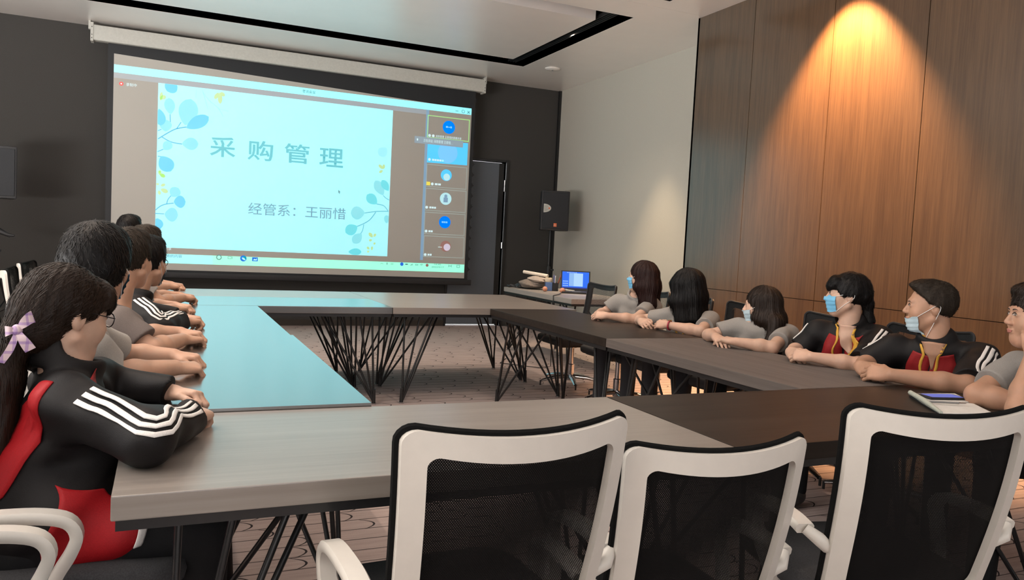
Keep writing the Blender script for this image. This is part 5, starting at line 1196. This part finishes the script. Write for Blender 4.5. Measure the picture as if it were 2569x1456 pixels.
wt = wb.build('watch_strap', PM['strap'], r2['body'], True, origin=r2['org'])
MB().lathe([(.001, 0), (.013, 0), (.014, .006), (.001, .007)], 16, tuple(W_c-dd*.012+V(0, 0, .030))).build('watch_face', PM['gold'], wt, True, origin=r2['org'])
r3 = person('person with very long dark brown hair and a mask below the nose', (3.50, 3.86), (3.32, 3.70, .990), 134, (3.31, 3.665, .885), (3.52, 3.84, .55), 206,
            [((3.08, 3.88, .79), (2.975, 3.68, .806)), ((3.115, 3.36, .785), (2.965, 3.49, .803))], [((-.35, -.9, -.09), (-.2, 0, 1), .3), ((-.25, .95, .06), (-.2, 0, 1), .4)], 'polo', 'longer', 'brown', 1, 4, 3, True, mask=('nose', 'maskw'), sleeve=.62, vox=.0045)
r4 = person('person with a low black ponytail, bright blue mask and striped black jacket', (3.50, 3.20), (3.30, 3.035, 1.110), 136, (3.315, 3.02, .945), (3.50, 3.18, .55), 212,
            [((3.155, 3.21, .795), (2.99, 3.095, .805)), ((3.12, 2.77, .785), (2.960, 2.92, .805))], [((-.45, -.85, -.04), (-.6, .2, .75), .9), ((-.35, .93, -.02), (-.7, -.2, .7), .8)], 'jacket', 'lowtail', 'black', 1, 0, 0, True, mask=('on', 'mask'), lanyard=True, sleeve=.92, vox=.0042)
r5 = person('person with cropped faded hair, mask pulled under the chin and striped jacket', (3.50, 2.70), (3.30, 2.545, 1.095), 137, (3.315, 2.505, .925), (3.52, 2.66, .55), 208,
            [((3.15, 2.735, .795), (2.955, 2.615, .808)), ((3.12, 2.20, .79), (2.905, 2.40, .806))], [((-.40, -.88, -.06), (-.6, .15, .78), .9), ((-.28, .95, -.02), (-.7, -.2, .7), .75)], 'jacket', 'fade', 'soft', 2, 2, 0, mask=('chin', 'maskw'), lanyard=True, sleeve=.94, vox=.004, swid=.185, hand_sc=1.08)
for q, yo in ((r4, 0), (r5, 0)):
    stripes(q, 1, .04, .46, (-.50, -.78, .38), w=.016, gap=.026, off=.003)
    stripes(q, 0, .05, .40, (-.2, .45, .85), w=.012, gap=.022)
    nk, bf, bs = q['neck'], q['bf'], q['bs']; ch, wa = q['chest'], q['waist']
    a = [nk+bs*.085+bf*.07-V(0, 0, .035), ch+bs*.11+bf*.12, wa+bs*.12+bf*.12]; b = [nk+bf*.10-V(0, 0, .065), ch+bs*.004+bf*.15, wa+bs*.004+bf*.15]
    panel(q, a, b, CL['darkred'], 'open_front', 14, 5, .0025)
    a = [nk-bs*.085+bf*.07-V(0, 0, .035), ch-bs*.11+bf*.12, wa-bs*.12+bf*.12]; b = [nk+bf*.10-V(0, 0, .065), ch-bs*.004+bf*.15, wa-bs*.004+bf*.15]
    panel(q, a, b, CL['darkred'], 'open_front', 14, 5, .0025)
    a = [nk+bs*.052+bf*.075+V(0, 0, .012), nk+bs*.034+bf*.11-V(0, 0, .05), nk+bs*.003+bf*.135-V(0, 0, .125)]; b = [nk-bs*.052+bf*.075+V(0, 0, .012), nk-bs*.034+bf*.11-V(0, 0, .05), nk-bs*.003+bf*.135-V(0, 0, .125)]
    panel(q, a, b, SK[1 if q is r4 else 2], 'open_neckline', 12, 7, .0038)
    a = [nk-bs*.08-bf*.02+V(0, 0, .03), nk-bs*.16-bf*.03-V(0, 0, .0), nk-bs*.22-bf*.05-V(0, 0, .09), nk-bs*.23-bf*.06-V(0, 0, .20)]; b = [nk-bs*.06-bf*.09+V(0, 0, .02), nk-bs*.14-bf*.10-V(0, 0, .02), nk-bs*.19-bf*.12-V(0, 0, .10), nk-bs*.20-bf*.12-V(0, 0, .20)]
    panel(q, a, b, CL['red'], 'red_shoulder_panel', 12, 5, .003)
r6 = person('person in a grey polo resting chin on a raised fist, cut by the right edge', (3.30, 1.84), (3.02, 1.872, 1.120), 146, (3.12, 1.82, .950), (3.32, 1.78, .55), 180,
            [((2.890, 1.995, .80), (2.955, 1.80, .790)), ((2.775, 1.755, .80), (2.900, 1.800, .985))], [((.25, -.95, -.03), UP, .4), ((.25, .30, .9), (-.85, -.35, .3), 1.25)], 'polo', 'crop', 'brown', 2, 2, 0, sleeve=.66, vox=.0038)
